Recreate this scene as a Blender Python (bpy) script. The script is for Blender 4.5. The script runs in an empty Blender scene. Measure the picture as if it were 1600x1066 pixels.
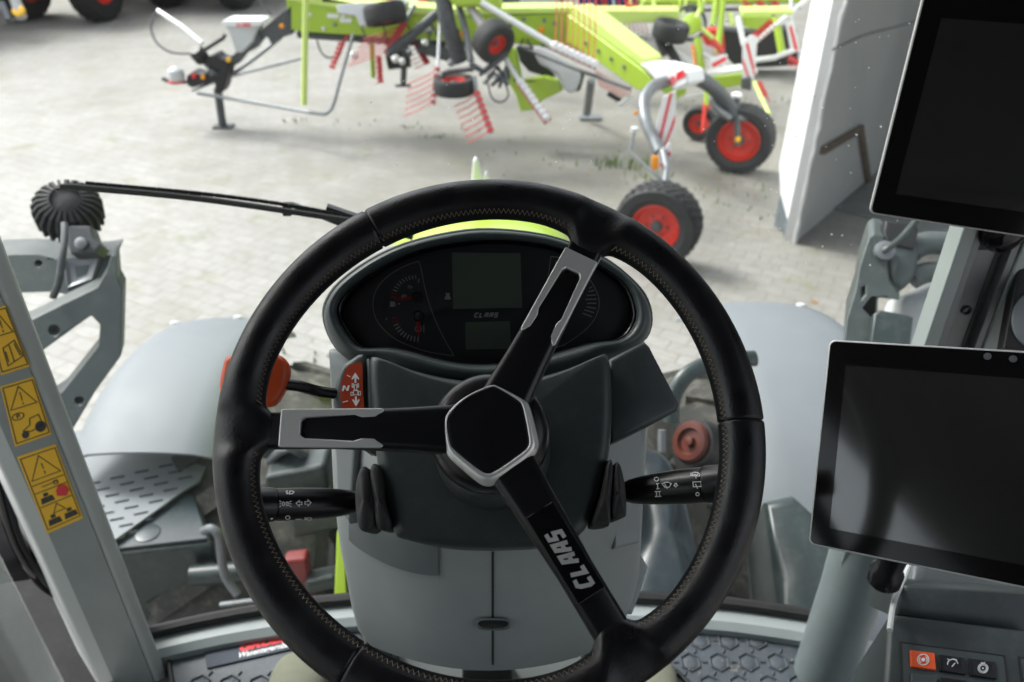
import bpy, bmesh, math, random
from mathutils import Vector, Matrix
from mathutils.geometry import tessellate_polygon
random.seed(7)
R = math.radians
S = bpy.context.scene
C = S.collection
# ------------------------------------------------------------------ camera
PITCH = 33.0
CAM = Vector((0, 0, 3.0))
cd = bpy.data.cameras.new('camera'); cam = bpy.data.objects.new('camera', cd); C.objects.link(cam)
cam.location = CAM; cam.rotation_euler = (R(90 - PITCH), 0, 0)
cd.sensor_width = 36; cd.lens = 28; cd.clip_start = 0.02; cd.clip_end = 500
cd.dof.use_dof = True; cd.dof.focus_distance = 0.66; cd.dof.aperture_fstop = 7.5
S.camera = cam
# ------------------------------------------------------------------ world, sun, exposure
w = bpy.data.worlds.new('World'); S.world = w; w.use_nodes = True
nt = w.node_tree; bg = nt.nodes['Background']
sky = nt.nodes.new('ShaderNodeTexSky'); sky.sky_type = 'NISHITA'; sky.sun_disc = False
sky.sun_elevation = R(48); sky.sun_rotation = R(-60); sky.air_density = 1.0; sky.dust_density = 4.0; sky.ozone_density = 1.0
hs = nt.nodes.new('ShaderNodeHueSaturation'); hs.inputs['Saturation'].default_value = 0.30
nt.links.new(sky.outputs[0], hs.inputs['Color']); nt.links.new(hs.outputs[0], bg.inputs[0])
bg.inputs[1].default_value = 0.15
sl = bpy.data.lights.new('sun', 'SUN'); sl.energy = 1.4; sl.angle = R(16); sl.color = (1, .985, .96)
so = bpy.data.objects.new('sun', sl); C.objects.link(so)
az = R(-60); el = R(48)
sd = Vector((math.sin(az) * math.cos(el), math.cos(az) * math.cos(el), math.sin(el)))
so.rotation_euler = sd.to_track_quat('Z', 'Y').to_euler(); so.location = (0, 0, 20)
S.view_settings.view_transform = 'Standard'; S.view_settings.look = 'None'
S.view_settings.exposure = 1.32; S.view_settings.gamma = 1; S.view_settings.use_curve_mapping = False
try:
    S.cycles.max_bounces = 10; S.cycles.transparent_max_bounces = 16; S.cycles.caustics_reflective = False; S.cycles.caustics_refractive = False
except Exception: pass
# ------------------------------------------------------------------ pixel <-> place helpers
FX = 28 / 36 * 1600
cp, sp = math.cos(R(PITCH)), math.sin(R(PITCH))
def ray(px, py):
    a = (px - 800) / FX; v = (533 - py) / FX
    return Vector((a, cp + sp * v, -sp + cp * v))
def W(px, py, d): return CAM + ray(px, py) * d
class Plane:
    def __init__(s, p0, n): s.p = Vector(p0); s.n = Vector(n).normalized()
    def __call__(s, px, py, off=0.0):
        r = ray(px, py); t = (s.p + s.n * off - CAM).dot(s.n) / r.dot(s.n)
        return CAM + r * t
    def many(s, pts, off=0.0): return [s(x, y, off) for x, y in pts]
def G(px, py, z=0.0): return Plane((0, 0, z), (0, 0, 1))(px, py)
def cr(pts, n=6, closed=False):
    P = [Vector(p) for p in pts]; N = len(P); out = []
    rng = range(N) if closed else range(N - 1)
    for i in rng:
        if closed: a, b, c, d = P[i - 1], P[i], P[(i + 1) % N], P[(i + 2) % N]
        else: a, b, c, d = P[max(i - 1, 0)], P[i], P[i + 1], P[min(i + 2, N - 1)]
        for k in range(n):
            t = k / n
            out.append(.5 * ((2 * b) + (c - a) * t + (2 * a - 5 * b + 4 * c - d) * t * t + (-a + 3 * b - 3 * c + d) * t ** 3))
    if not closed: out.append(P[-1])
    return out
def cr2(pts, n=6, closed=False): return [(v.x, v.y) for v in cr([Vector((x, y, 0)) for x, y in pts], n, closed)]
def circ(cx, cy, r, n=20, ry=None): return [(cx + r * math.cos(2 * math.pi * i / n), cy + (ry or r) * math.sin(2 * math.pi * i / n)) for i in range(n)]
def perp(a):
    a = a.normalized(); b = a.cross(Vector((0, 0, 1)))
    if b.length < .1: b = a.cross(Vector((1, 0, 0)))
    b.normalize(); return b, a.cross(b).normalized()
# ------------------------------------------------------------------ materials
def mat(name, col, rough=.5, metal=0., bump=0., bscale=200., var=0., vscale=8., coat=0., spec=.5, rvar=0., dust=0., dustcol=(.35,.33,.3)):
    m = bpy.data.materials.new(name); m.use_nodes = True; t = m.node_tree; b = t.nodes['Principled BSDF']
    b.inputs['Base Color'].default_value = (*col, 1); b.inputs['Roughness'].default_value = rough
    b.inputs['Metallic'].default_value = metal; b.inputs['Coat Weight'].default_value = coat
    b.inputs['Specular IOR Level'].default_value = spec
    tc = t.nodes.new('ShaderNodeTexCoord')
    if bump:
        n = t.nodes.new('ShaderNodeTexNoise'); n.inputs['Scale'].default_value = bscale; n.inputs['Detail'].default_value = 3
        bp = t.nodes.new('ShaderNodeBump'); bp.inputs['Strength'].default_value = bump; bp.inputs['Distance'].default_value = .2 / bscale
        t.links.new(tc.outputs['Object'], n.inputs['Vector']); t.links.new(n.outputs[0], bp.inputs['Height']); t.links.new(bp.outputs[0], b.inputs['Normal'])
    last = None
    if var:
        n = t.nodes.new('ShaderNodeTexNoise'); n.inputs['Scale'].default_value = vscale; n.inputs['Detail'].default_value = 6; n.inputs['Roughness'].default_value = .65
        t.links.new(tc.outputs['Object'], n.inputs['Vector'])
        mp = t.nodes.new('ShaderNodeMapRange'); mp.inputs[1].default_value = .3; mp.inputs[2].default_value = .7
        mp.inputs[3].default_value = 1 - var; mp.inputs[4].default_value = 1 + var
        t.links.new(n.outputs[0], mp.inputs[0])
        hv = t.nodes.new('ShaderNodeHueSaturation'); hv.inputs['Color'].default_value = (*col, 1)
        t.links.new(mp.outputs[0], hv.inputs['Value']); last = hv.outputs[0]
    if dust:
        n = t.nodes.new('ShaderNodeTexNoise'); n.inputs['Scale'].default_value = vscale * 4; n.inputs['Detail'].default_value = 8; n.inputs['Roughness'].default_value = .75
        t.links.new(tc.outputs['Object'], n.inputs['Vector'])
        mp = t.nodes.new('ShaderNodeMapRange'); mp.inputs[1].default_value = .5; mp.inputs[2].default_value = .75; mp.inputs[4].default_value = dust
        t.links.new(n.outputs[0], mp.inputs[0])
        mx = t.nodes.new('ShaderNodeMix'); mx.data_type = 'RGBA'; mx.inputs[6].default_value = (*col, 1); mx.inputs[7].default_value = (*dustcol, 1)
        if last: t.links.new(last, mx.inputs[6])
        t.links.new(mp.outputs[0], mx.inputs[0]); last = mx.outputs[2]
    if last: t.links.new(last, b.inputs['Base Color'])
    if rvar:
        n = t.nodes.new('ShaderNodeTexNoise'); n.inputs['Scale'].default_value = vscale * 2; n.inputs['Detail'].default_value = 5
        t.links.new(tc.outputs['Object'], n.inputs['Vector'])
        mp = t.nodes.new('ShaderNodeMapRange'); mp.inputs[1].default_value = .3; mp.inputs[2].default_value = .7
        mp.inputs[3].default_value = max(.02, rough - rvar); mp.inputs[4].default_value = rough + rvar
        t.links.new(n.outputs[0], mp.inputs[0]); t.links.new(mp.outputs[0], b.inputs['Roughness'])
    return m
def glass(name, refl, rough=.02, tint=(1, 1, 1), film=0.):
    m = bpy.data.materials.new(name); m.use_nodes = True; t = m.node_tree; t.nodes.remove(t.nodes['Principled BSDF'])
    o = t.nodes['Material Output']; tr = t.nodes.new('ShaderNodeBsdfTransparent'); tr.inputs[0].default_value = (*tint, 1)
    gl = t.nodes.new('ShaderNodeBsdfGlossy'); gl.inputs['Roughness'].default_value = rough
    fr = t.nodes.new('ShaderNodeFresnel'); fr.inputs[0].default_value = 1.35
    mu = t.nodes.new('ShaderNodeMath'); mu.operation = 'MULTIPLY'; mu.inputs[1].default_value = refl
    mx = t.nodes.new('ShaderNodeMixShader')
    t.links.new(fr.outputs[0], mu.inputs[0]); t.links.new(mu.outputs[0], mx.inputs[0]); t.links.new(tr.outputs[0], mx.inputs[1])
    t.links.new(gl.outputs[0], mx.inputs[2])
    if film:
        df = t.nodes.new('ShaderNodeBsdfDiffuse'); df.inputs[0].default_value = (.8, .82, .8, 1); m2 = t.nodes.new('ShaderNodeMixShader')
        tc = t.nodes.new('ShaderNodeTexCoord'); n = t.nodes.new('ShaderNodeTexNoise'); n.inputs['Scale'].default_value = 3; n.inputs['Detail'].default_value = 6
        mr = t.nodes.new('ShaderNodeMapRange'); mr.inputs[1].default_value = .3; mr.inputs[2].default_value = .7; mr.inputs[3].default_value = film * .4; mr.inputs[4].default_value = film * 1.6
        t.links.new(tc.outputs['Object'], n.inputs[0]); t.links.new(n.outputs[0], mr.inputs[0]); t.links.new(mr.outputs[0], m2.inputs[0])
        t.links.new(mx.outputs[0], m2.inputs[1]); t.links.new(df.outputs[0], m2.inputs[2]); t.links.new(m2.outputs[0], o.inputs[0])
    else: t.links.new(mx.outputs[0], o.inputs[0])
    return m
M = dict(
 leather=mat('black leather', (.005, .005, .006), .38, bump=.6, bscale=520, rvar=.12, vscale=22, spec=.36, dust=.04, dustcol=(.05,.05,.045)),
 thread=mat('tan thread', (.30, .24, .18), .8),
 satin=mat('satin black plastic', (.005, .005, .006), .30, spec=.36, bump=.08, bscale=1500),
 gloss=mat('gloss black', (.003, .003, .004), .12, spec=.4),
 silver=mat('satin silver', (.62, .62, .61), .30, metal=.5, bump=.08, bscale=1200),
 cowl=mat('dark green grey plastic', (.025, .033, .033), .45, spec=.45, bump=.25, bscale=1400, var=.08, vscale=14, dust=.05),
 housing=mat('dark grey housing', (.036, .047, .048), .42, bump=.2, bscale=1400, var=.06, dust=.04),
 column=mat('mid grey plastic', (.225, .245, .245), .5, bump=.35, bscale=900, var=.07, vscale=5, dust=.16, dustcol=(.30,.31,.29)),
 columnd=mat('grey plastic recess', (.09, .105, .108), .5, bump=.2, bscale=1400),
 frame=mat('pale grey green paint', (.52, .545, .54), .38, bump=.1, bscale=300, var=.06, vscale=5, rvar=.08, dust=.1, dustcol=(.25,.24,.2)),
 framed=mat('grey steel paint', (.24, .265, .265), .4, bump=.1, bscale=300, var=.08, dust=.1),
 rubber=mat('black rubber', (.012, .012, .012), .6, bump=.2, bscale=500, dust=.03),
 rubberg=mat('dusty tyre rubber', (.018, .019, .020), .7, bump=.5, bscale=60, var=.2, dust=.18, dustcol=(.12,.115,.1)),
 muddy=mat('muddy tyre rubber', (.05, .05, .045), .8, bump=.6, bscale=40, var=.3, dust=.8, dustcol=(.22,.2,.16), vscale=5),
 orange=mat('orange plastic', (.62, .075, .012), .38, bump=.1, bscale=900),
 ored=mat('orange red decal', (.36, .035, .004), .45),
 white=mat('white print', (.75, .76, .76), .5),
 greyp=mat('grey print', (.6, .62, .62), .5),
 redp=mat('red print', (.70, .02, .03), .5),
 black=mat('black print', (.01, .01, .01), .5),
 facep=mat('cluster face', (.045, .050, .056), .5),
 lcd=mat('dark green lcd', (.21, .27, .21), .5),
 yellow=mat('yellow sticker', (.90, .50, .01), .42, bump=.1, bscale=200, var=.05),
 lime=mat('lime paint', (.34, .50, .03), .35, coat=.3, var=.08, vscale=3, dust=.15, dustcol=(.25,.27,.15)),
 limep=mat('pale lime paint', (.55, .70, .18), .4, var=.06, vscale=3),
 red=mat('red rim paint', (.62, .03, .015), .4, var=.1, dust=.2, dustcol=(.3,.12,.08)),
 tine=mat('red tine steel', (.55, .05, .05), .45),
 galv=mat('galvanised steel', (.20, .215, .225), .45, metal=.5, var=.15, vscale=20),
 wtube=mat('light grey tube', (.68, .70, .70), .4, metal=.2, var=.05),
 dsteel=mat('dark grey steel', (.055, .062, .068), .5, var=.15, dust=.2),
 fender=mat('fender grey plastic', (.17, .19, .205), .55, bump=.15, bscale=350, var=.05, vscale=3, rvar=.08, dust=.1, dustcol=(.26,.26,.24)),
 tank=mat('dark blue grey plastic', (.028, .042, .050), .3, bump=.1, bscale=350, var=.1, dust=.25, dustcol=(.16,.15,.12)),
 teal=mat('dark green grey steel', (.028, .042, .042), .35, var=.15, dust=.15),
 alu=mat('anodised aluminium', (.16, .17, .18), .4, metal=.4, bump=.1, bscale=600),
 alud=mat('aluminium groove', (.06, .075, .068), .5),
 screen=mat('monitor screen', (.013, .014, .013), .10, spec=1.0, dust=.05, dustcol=(.12,.12,.12)),
 bezel=mat('monitor bezel', (.004, .004, .004), .10, spec=.4),
 mring=mat('monitor frame grey', (.5, .5, .5), .35, metal=.3),
 matt=mat('floor mat rubber', (.055, .067, .08), .5, bump=.3, bscale=500, var=.2, vscale=20, dust=.3, dustcol=(.16,.15,.13)),
 khaki=mat('olive cloth', (.15, .155, .11), .85, bump=.5, bscale=900, var=.1, vscale=30),
 amber=mat('amber lens', (.85, .30, .01), .25),
 wall=mat('white plaster', (.74, .76, .76), .8, bump=.4, bscale=30, var=.06, vscale=1.5, dust=.2, dustcol=(.45,.46,.46)),
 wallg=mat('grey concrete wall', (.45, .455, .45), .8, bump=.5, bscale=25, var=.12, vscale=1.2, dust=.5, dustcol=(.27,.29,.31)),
 stain=mat('wet concrete', (.10, .12, .13), .6, bump=.4, bscale=60, var=.4, vscale=12),
 slab=mat('dark concrete slab', (.14, .15, .15), .5, bump=.3, bscale=30, var=.25, vscale=2, dust=.3, dustcol=(.25,.25,.25)),
 rust=mat('rusty steel', (.10, .065, .045), .8, bump=.5, bscale=80, var=.4, vscale=15),
 roof=mat('cab headliner', (.10, .105, .11), .8),
 leaf=mat('fallen leaves', (.26, .15, .07), .8, var=.4, vscale=3),
 weed=mat('weeds', (.14, .22, .05), .8, var=.4, vscale=3),
 glass=glass('windscreen glass', .55, .03, (.94, .965, .955), film=.045),
 drop=mat('dried water drops', (.8, .82, .82), .3),
 cover=mat('pale grey cover', (.52, .54, .55), .5, var=.08, vscale=3),
 navy=mat('mat badge cloth', (.035, .045, .065), .7, bump=.3, bscale=700),
 bracket=mat('dark grey green casting', (.055, .070, .068), .42, bump=.3, bscale=120, var=.12, vscale=6, dust=.25, dustcol=(.2,.2,.18)),
 framem=mat('grey green painted rail', (.27, .305, .305), .4, bump=.1, bscale=300, var=.06, dust=.12),
 framek=mat('grey green painted foot', (.14, .17, .172), .42, bump=.1, bscale=300, var=.06, dust=.1),
 sill=mat('dark sill plastic', (.014, .014, .015), .75, bump=.4, bscale=400, var=.2, spec=.2, dust=.3, dustcol=(.05,.05,.05)),
 redd=mat('dull red paint', (.24, .014, .014), .5, var=.15, dust=.15),
 dhub=mat('dull red hub', (.085, .012, .003), .4),
 lens=glass('cluster lens', 1.0, .06, (.92, .92, .92)),
)
_b = M['screen'].node_tree.nodes['Principled BSDF']; _b.inputs['Coat Weight'].default_value = 1; _b.inputs['Coat IOR'].default_value = 1.62; _b.inputs['Coat Roughness'].default_value = .07
# ------------------------------------------------------------------ mesh builder
LOC = {}
def tag(o, label=None, cat=None, group=None, kind=None):
    if label: o['label'] = label
    if cat: o['category'] = cat
    if group: o['group'] = group
    if kind: o['kind'] = kind
    return o
def thing(name, loc, label, cat, group=None):
    o = bpy.data.objects.new(name, None); C.objects.link(o); o.location = loc; o.empty_display_size = .05
    LOC[o.name] = Vector(loc); return tag(o, label, cat, group)
class MB:
    def __init__(s): s.v = []; s.f = []
    def add(s, vs, fs):
        k = len(s.v); s.v += [Vector(v) for v in vs]; s.f += [tuple(i + k for i in f) for f in fs]; return s
    def prism(s, pts, vec):
        n = len(pts); vec = Vector(vec); vs = [Vector(p) for p in pts]; vs += [p + vec for p in vs]
        return s.add(vs, [tuple(range(n)), tuple(range(2 * n - 1, n - 1, -1))] + [(i, i + n, (i + 1) % n + n, (i + 1) % n) for i in range(n)])
    def plate(s, outline, holes, vec):
        loops = [list(map(Vector, outline))] + [list(map(Vector, h)) for h in holes]; vec = Vector(vec)
        tris = tessellate_polygon(loops); flat = [p for l in loops for p in l]; n = len(flat)
        fs = [tuple(t) for t in tris] + [tuple(i + n for i in reversed(t)) for t in tris]; k = 0
        for l in loops:
            m = len(l)
            for i in range(m): a = k + i; b = k + (i + 1) % m; fs.append((a, a + n, b + n, b))
            k += m
        return s.add(flat + [p + vec for p in flat], fs)
    def box(s, c, sx, sy, sz, ex=(1, 0, 0), ey=(0, 1, 0), ez=(0, 0, 1)):
        c = Vector(c); ex = Vector(ex) * sx / 2; ey = Vector(ey) * sy / 2; ez = Vector(ez) * sz / 2
        return s.prism([c - ex - ey - ez, c + ex - ey - ez, c + ex + ey - ez, c - ex + ey - ez], ez * 2)
    def bar(s, a, b, w, h, up=(0, 0, 1)):
        a = Vector(a); b = Vector(b); d = (b - a).normalized(); u = Vector(up); r = d.cross(u)
        if r.length < 1e-4: r = d.cross(Vector((0, 1, 0)))
        r = r.normalized(); u = r.cross(d)
        return s.prism([a - r * w / 2 - u * h / 2, a + r * w / 2 - u * h / 2, a + r * w / 2 + u * h / 2, a - r * w / 2 + u * h / 2], b - a)
    def tube(s, pts, r, n=12, closed=False, asp=1.0, up=None):
        P = [Vector(p) for p in pts]; N = len(P); rs = r if isinstance(r, (list, tuple)) else [r] * N
        vs = []; fs = []; pb = None
        for i in range(N):
            d = (P[(i + 1) % N] - P[i - 1]) if closed else (P[min(i + 1, N - 1)] - P[max(i - 1, 0)])
            d.normalize()
            if pb is None: b, c = perp(d) if up is None else ((d.cross(Vector(up))).normalized(), None)
            else: b = (pb - d * pb.dot(d)).normalized()
            c = d.cross(b); pb = b
            for k in range(n):
                a = 2 * math.pi * k / n; vs.append(P[i] + b * math.cos(a) * rs[i] + c * math.sin(a) * rs[i] * asp)
        for i in range(N if closed else N - 1):
            j = (i + 1) % N
            for k in range(n): l = (k + 1) % n; fs.append((i * n + k, i * n + l, j * n + l, j * n + k))
        if not closed: fs.append(tuple(range(n))[::-1]); fs.append(tuple((N - 1) * n + k for k in range(n)))
        return s.add(vs, fs)
    def lathe(s, o, axis, prof, n=48, closed=False):
        o = Vector(o); a = Vector(axis).normalized(); b, c = perp(a); vs = []; fs = []; m = len(prof)
        for r, h in prof:
            for k in range(n): t = 2 * math.pi * k / n; vs.append(o + a * h + (b * math.cos(t) + c * math.sin(t)) * r)
        for i in range(m if closed else m - 1):
            j = (i + 1) % m
            for k in range(n): l = (k + 1) % n; fs.append((i * n + k, i * n + l, j * n + l, j * n + k))
        if not closed: fs.append(tuple(range(n))[::-1]); fs.append(tuple((m - 1) * n + k for k in range(n)))
        return s.add(vs, fs)
    def dome(s, outline, nrm, back=.02, fillet=.004, bulge=.004, rings=6, fseg=4):
        P = [Vector(p) for p in outline]; n = len(P); nrm = Vector(nrm).normalized(); c = sum(P, Vector()) / n
        rad = sum((p - c).length for p in P) / n; L = [[p - nrm * back for p in P]]
        for k in range(fseg + 1):
            a = math.pi / 2 * k / fseg; ins = fillet * (1 - math.cos(a)); h = -fillet * (1 - math.sin(a))
            L.append([c + (p - c) * (1 - ins / max((p - c).length, 1e-6)) + nrm * h for p in P])
        base = L[-1]; bc = c
        for k in range(1, rings):
            u = 1 - k / rings; L.append([bc + (p - bc) * u + nrm * (bulge * (1 - u * u)) for p in base])
        vs = [p for l in L for p in l]; fs = [tuple(range(n))[::-1]]; m = len(L)
        for i in range(m - 1):
            for k in range(n): l = (k + 1) % n; fs.append((i * n + k, i * n + l, (i + 1) * n + l, (i + 1) * n + k))
        vs.append(bc + nrm * bulge); t = len(vs) - 1
        for k in range(n): fs.append(((m - 1) * n + k, (m - 1) * n + (k + 1) % n, t))
        return s.add(vs, fs)
    def ribbon(s, pts, wd, nrm, h=.0004, closed=False):
        P = [Vector(p) for p in pts]; nrm = Vector(nrm).normalized(); N = len(P); Ls = []; Rs = []
        for i in range(N):
            d1 = (P[i] - P[i - 1]) if (closed or i > 0) else (P[1] - P[0]); d2 = (P[(i + 1) % N] - P[i]) if (closed or i < N - 1) else d1
            if i == 0 and not closed: d1 = d2
            d1 = d1.normalized(); d2 = d2.normalized(); d = (d1 + d2)
            d = d.normalized() if d.length > 1e-4 else d1
            sd_ = nrm.cross(d).normalized(); k = 1 / max(.45, sd_.dot(nrm.cross(d1).normalized()))
            Ls.append(P[i] + sd_ * wd / 2 * k); Rs.append(P[i] - sd_ * wd / 2 * k)
        for i in range(N if closed else N - 1):
            j = (i + 1) % N; s.prism([Ls[i], Ls[j], Rs[j], Rs[i]], nrm * h)
        return s
    def build(s, name, m, parent=None, bevel=0, bseg=2, smooth=35, label=None, sub=0, recalc=True):
        me = bpy.data.meshes.new(name); off = LOC[parent.name] if parent else Vector()
        me.from_pydata([v - off for v in s.v], [], s.f)
        bm = bmesh.new(); bm.from_mesh(me)
        if recalc: bmesh.ops.recalc_face_normals(bm, faces=bm.faces)
        if smooth:
            for f in bm.faces: f.smooth = True
            for e in bm.edges:
                if len(e.link_faces) == 2 and e.calc_face_angle(0) > R(smooth): e.smooth = False
        bm.to_mesh(me); bm.free()
        if isinstance(m, str): m = M[m]
        me.materials.append(m); o = bpy.data.objects.new(name, me); C.objects.link(o)
        if bevel:
            b = o.modifiers.new('bevel', 'BEVEL'); b.width = bevel; b.segments = bseg; b.limit_method = 'ANGLE'; b.angle_limit = R(35); b.harden_normals = True
        if sub: q = o.modifiers.new('sub', 'SUBSURF'); q.levels = sub; q.render_levels = sub
        if parent: o.parent = parent
        LOC[o.name] = off
        if label: o['label'] = label
        return o
def text(s, o, ex, ey, size, m, parent, name='lettering', bold=0., shear=0., h=.0004, align='LEFT', label=None, width=None):
    cu = bpy.data.curves.new('t', 'FONT'); cu.body = s; cu.size = 1; cu.align_x = align; cu.offset = bold; cu.shear = shear; cu.extrude = 0; cu.resolution_u = 3
    t = bpy.data.objects.new('t', cu); C.objects.link(t); bpy.context.view_layer.update()
    me = bpy.data.meshes.new_from_object(t.evaluated_get(bpy.context.evaluated_depsgraph_get()))
    bpy.data.objects.remove(t); ex = Vector(ex).normalized(); ey = Vector(ey).normalized(); ez = ex.cross(ey).normalized(); o = Vector(o)
    kx = size
    if width: xs = [v.co.x for v in me.vertices]; kx = width / (max(xs) - min(xs))
    mb = MB(); mb.v = [o + ex * v.co.x * kx + ey * v.co.y * size + ez * h for v in me.vertices]; mb.f = [tuple(p.vertices) for p in me.polygons]
    bpy.data.meshes.remove(me)
    return mb.build(name, m, parent, smooth=0, label=label, recalc=False)
def decal(P, off, items, wd, name, m, parent, h=.0004, label=None):
    """thin raised print: polylines given where they are read on the surface plane P"""
    mb = MB()
    for it in items:
        cl = it[0] == 'c'; pts = it[1:] if it[0] in ('c', 'f') else it
        q = [P(x, y, off) for x, y in pts]
        if it[0] == 'f': mb.prism(q, P.n * h)
        else: mb.ribbon(q, wd, P.n, h, cl)
    return mb.build(name, m, parent, smooth=0, label=label)
LOGO = {'C': [[(1, .95), (.3, 1), (.12, .8), (.0, .2), (.12, 0), (.85, 0)]], 'L': [[(.2, 1), (0, 0), (.8, 0)]],
        'A': [[(0, 0), (.35, 1), (.95, 1), (.85, 0)], [(.2, .42), (.9, .42)]], 'S': [[(1, 1), (.25, 1), (.15, .55), (.85, .5), (.78, 0), (0, 0)]]}
def blockword(word, o, ex, ey, h, wl, m, parent, name='lettering', sl=.18, th=None, nh=.0005, label=None):
    """heavy slanted block capitals; o lower left, h letter height, wl pitch"""
    mb = MB(); ex = Vector(ex); ey = Vector(ey); n = ex.cross(ey).normalized(); th = th or h * .24; wl_ = wl * .74
    for i, ch in enumerate(word):
        for st in LOGO[ch]:
            mb.ribbon([Vector(o) + ex * (i * wl + (x * wl_ * .95) + y * sl * h) + ey * (th / 2 + y * (h - th)) for x, y in st], th, n, nh)
    return mb.build(name, m, parent, smooth=0, label=label)
def wheel(parent, c, axis, rad, wid, rr, lugs=0, name='wheel', tm='rubberg', rm='red', lugh=.012, spin=0., ribs=True):
    """tyre with tread blocks, dished rim and hub; axis points to the visible side"""
    c = Vector(c); a = Vector(axis).normalized(); b, d = perp(a); h = wid / 2; k = rad - rr
    t = MB().lathe(c, a, [(rr, -h * .75), (rr + k * .35, -h), (rad - k * .18, -h * .98), (rad - k * .03, -h * .72), (rad, -h * .3), (rad, h * .3), (rad - k * .03, h * .72), (rad - k * .18, h * .98), (rr + k * .35, h), (rr, h * .75)], 56, closed=True)
    for i in range(lugs):
        for sgn in (-1, 1):
            an = 2 * math.pi * (i + .25 * sgn) / lugs + spin; rd = b * math.cos(an) + d * math.sin(an); tg = a.cross(rd)
            p = c + rd * (rad + lugh * .3) + a * sgn * h * .45; dirv = (a * sgn * .8 + tg * .55).normalized()
            t.prism([p - dirv * h * .42 - dirv.cross(rd) * rad * .9 / lugs + rd * (-lugh), p + dirv * h * .42 - dirv.cross(rd) * rad * .9 / lugs - rd * lugh * 2.2, p + dirv * h * .42 + dirv.cross(rd) * rad * .9 / lugs - rd * lugh * 2.2, p - dirv * h * .42 + dirv.cross(rd) * rad * .9 / lugs - rd * lugh], rd * lugh * 1.8)
    w_ = t.build(name, tm, parent)
    MB().lathe(c, a, [(rr * .99, -h * .7), (rr * 1.0, h * .72), (rr * .93, h * .78), (rr * .88, h * .5), (rr * .8, h * .3), (rr * .5, h * .22), (rr * .34, h * .35), (.01, h * .35)], 40).build('rim', rm, w_)
    hb = MB().lathe(c, a, [(rr * .24, h * .2), (rr * .24, h * .52), (rr * .16, h * .62), (.005, h * .62)], 20)
    for i in range(6):
        an = i * math.pi / 3; hb.lathe(c + (b * math.cos(an) + d * math.sin(an)) * rr * .42, a, [(rr * .05, h * .2), (rr * .05, h * .42)], 6)
    hb.build('hub', 'dsteel', w_)
    return w_

def ringloft(outer, inner, nrm, h0, h1, h2, name, m, parent, seg=6):
    # rounded frame between two outlines with equal point counts by arc matching
    def res(L, n):
        d = [0]; 
        for i in range(len(L)): d.append(d[-1] + (L[(i + 1) % len(L)] - L[i]).length)
        out = []
        for k in range(n):
            t = d[-1] * k / n; i = max(j for j in range(len(L)) if d[j] <= t); u = (t - d[i]) / max(d[i + 1] - d[i], 1e-9); out.append(L[i].lerp(L[(i + 1) % len(L)], u))
        return out
    n = 160; A = res(outer, n); B0 = res(inner, n * 2); B = []
    for p in A: B.append(min(B0, key=lambda q: (q - p).length))
    mb = MB(); 
    for k in range(seg + 1):
        u = k / seg; a = u * math.pi
        for p, q in zip(A, B): mb.v.append(p.lerp(q, u) + nrm * (h0 + (h2 - h0) * u + h1 * math.sin(a) ** .7))
    mb.f = [(k * n + i, k * n + (i + 1) % n, (k + 1) * n + (i + 1) % n, (k + 1) * n + i) for k in range(seg) for i in range(n)]
    for s_, sh in ((0, -.05), (seg, -.02)):
        k0 = len(mb.v); mb.v += [mb.v[s_ * n + i] + nrm * sh for i in range(n)]; mb.f += [(s_ * n + i, s_ * n + (i + 1) % n, k0 + (i + 1) % n, k0 + i) for i in range(n)]
    return mb.build(name, m, parent, smooth=50)

def chaikin(P, k=2):
    for _ in range(k):
        Q = []
        for i in range(len(P)):
            a, b = P[i], P[(i + 1) % len(P)]; Q += [(a[0] * .75 + b[0] * .25, a[1] * .75 + b[1] * .25), (a[0] * .25 + b[0] * .75, a[1] * .25 + b[1] * .75)]
        P = Q
    return P
# =================================================================== CAB INTERIOR
RX = Vector((1, 0, 0)); CU = Vector((0, sp, cp)); FW = Vector((0, cp, -sp))
def camn(x, y, z): return (RX * x + CU * y + FW * z).normalized()
# ------------------------------------------------------------------ cab structure
cabin = thing('tractor_cab', (0, .2, 1.7), 'pale grey green tractor cab frame with floor, front posts and lower window rail', 'tractor cab')
MB().box((0, -.08, 1.69), 1.44, 2.06, .04).build('floor', 'columnd', cabin)
MB().box((0, .02, 3.62), 1.62, 2.3, .09).build('roof', 'roof', cabin, bevel=.02)
MB().box((0, -1.08, 3.30), 1.5, .06, .60).build('roof_rear', 'roof', cabin, bevel=.02)  # unseen rear header, made deep to keep sky out of the monitor reflections
MB().box((0, -1.08, 2.12), 1.5, .05, .82).build('rear_panel', 'columnd', cabin, bevel=.01)
for sx in (-1, 1):
    MB().box((sx * .76, -1.06, 2.64), .1, .1, 1.9).build('rear_post', 'frame', cabin, bevel=.01)
    MB().box((sx * .74, -.35, 1.86), .05, 1.4, .34).build('side_panel', 'cowl', cabin, bevel=.01)
    MB().box((sx * .77, -.02, 3.435), .06, 2.1, .33).build('roof_side', 'roof', cabin, bevel=.02)  # unseen side header, added so the monitors mirror a dark band
    MB().box((sx * .77, -.86, 2.6), .07, .12, 1.4).build('door_post', 'framed', cabin, bevel=.01)  # unseen post, placed to widen the bright patch mirrored in the lower monitor
    MB().box((sx * .775, -.88, 3.08), .05, .34, .40).build('glare_panel', 'roof', cabin, bevel=.02)  # unseen panel, added to block glare on the upper monitor
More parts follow.
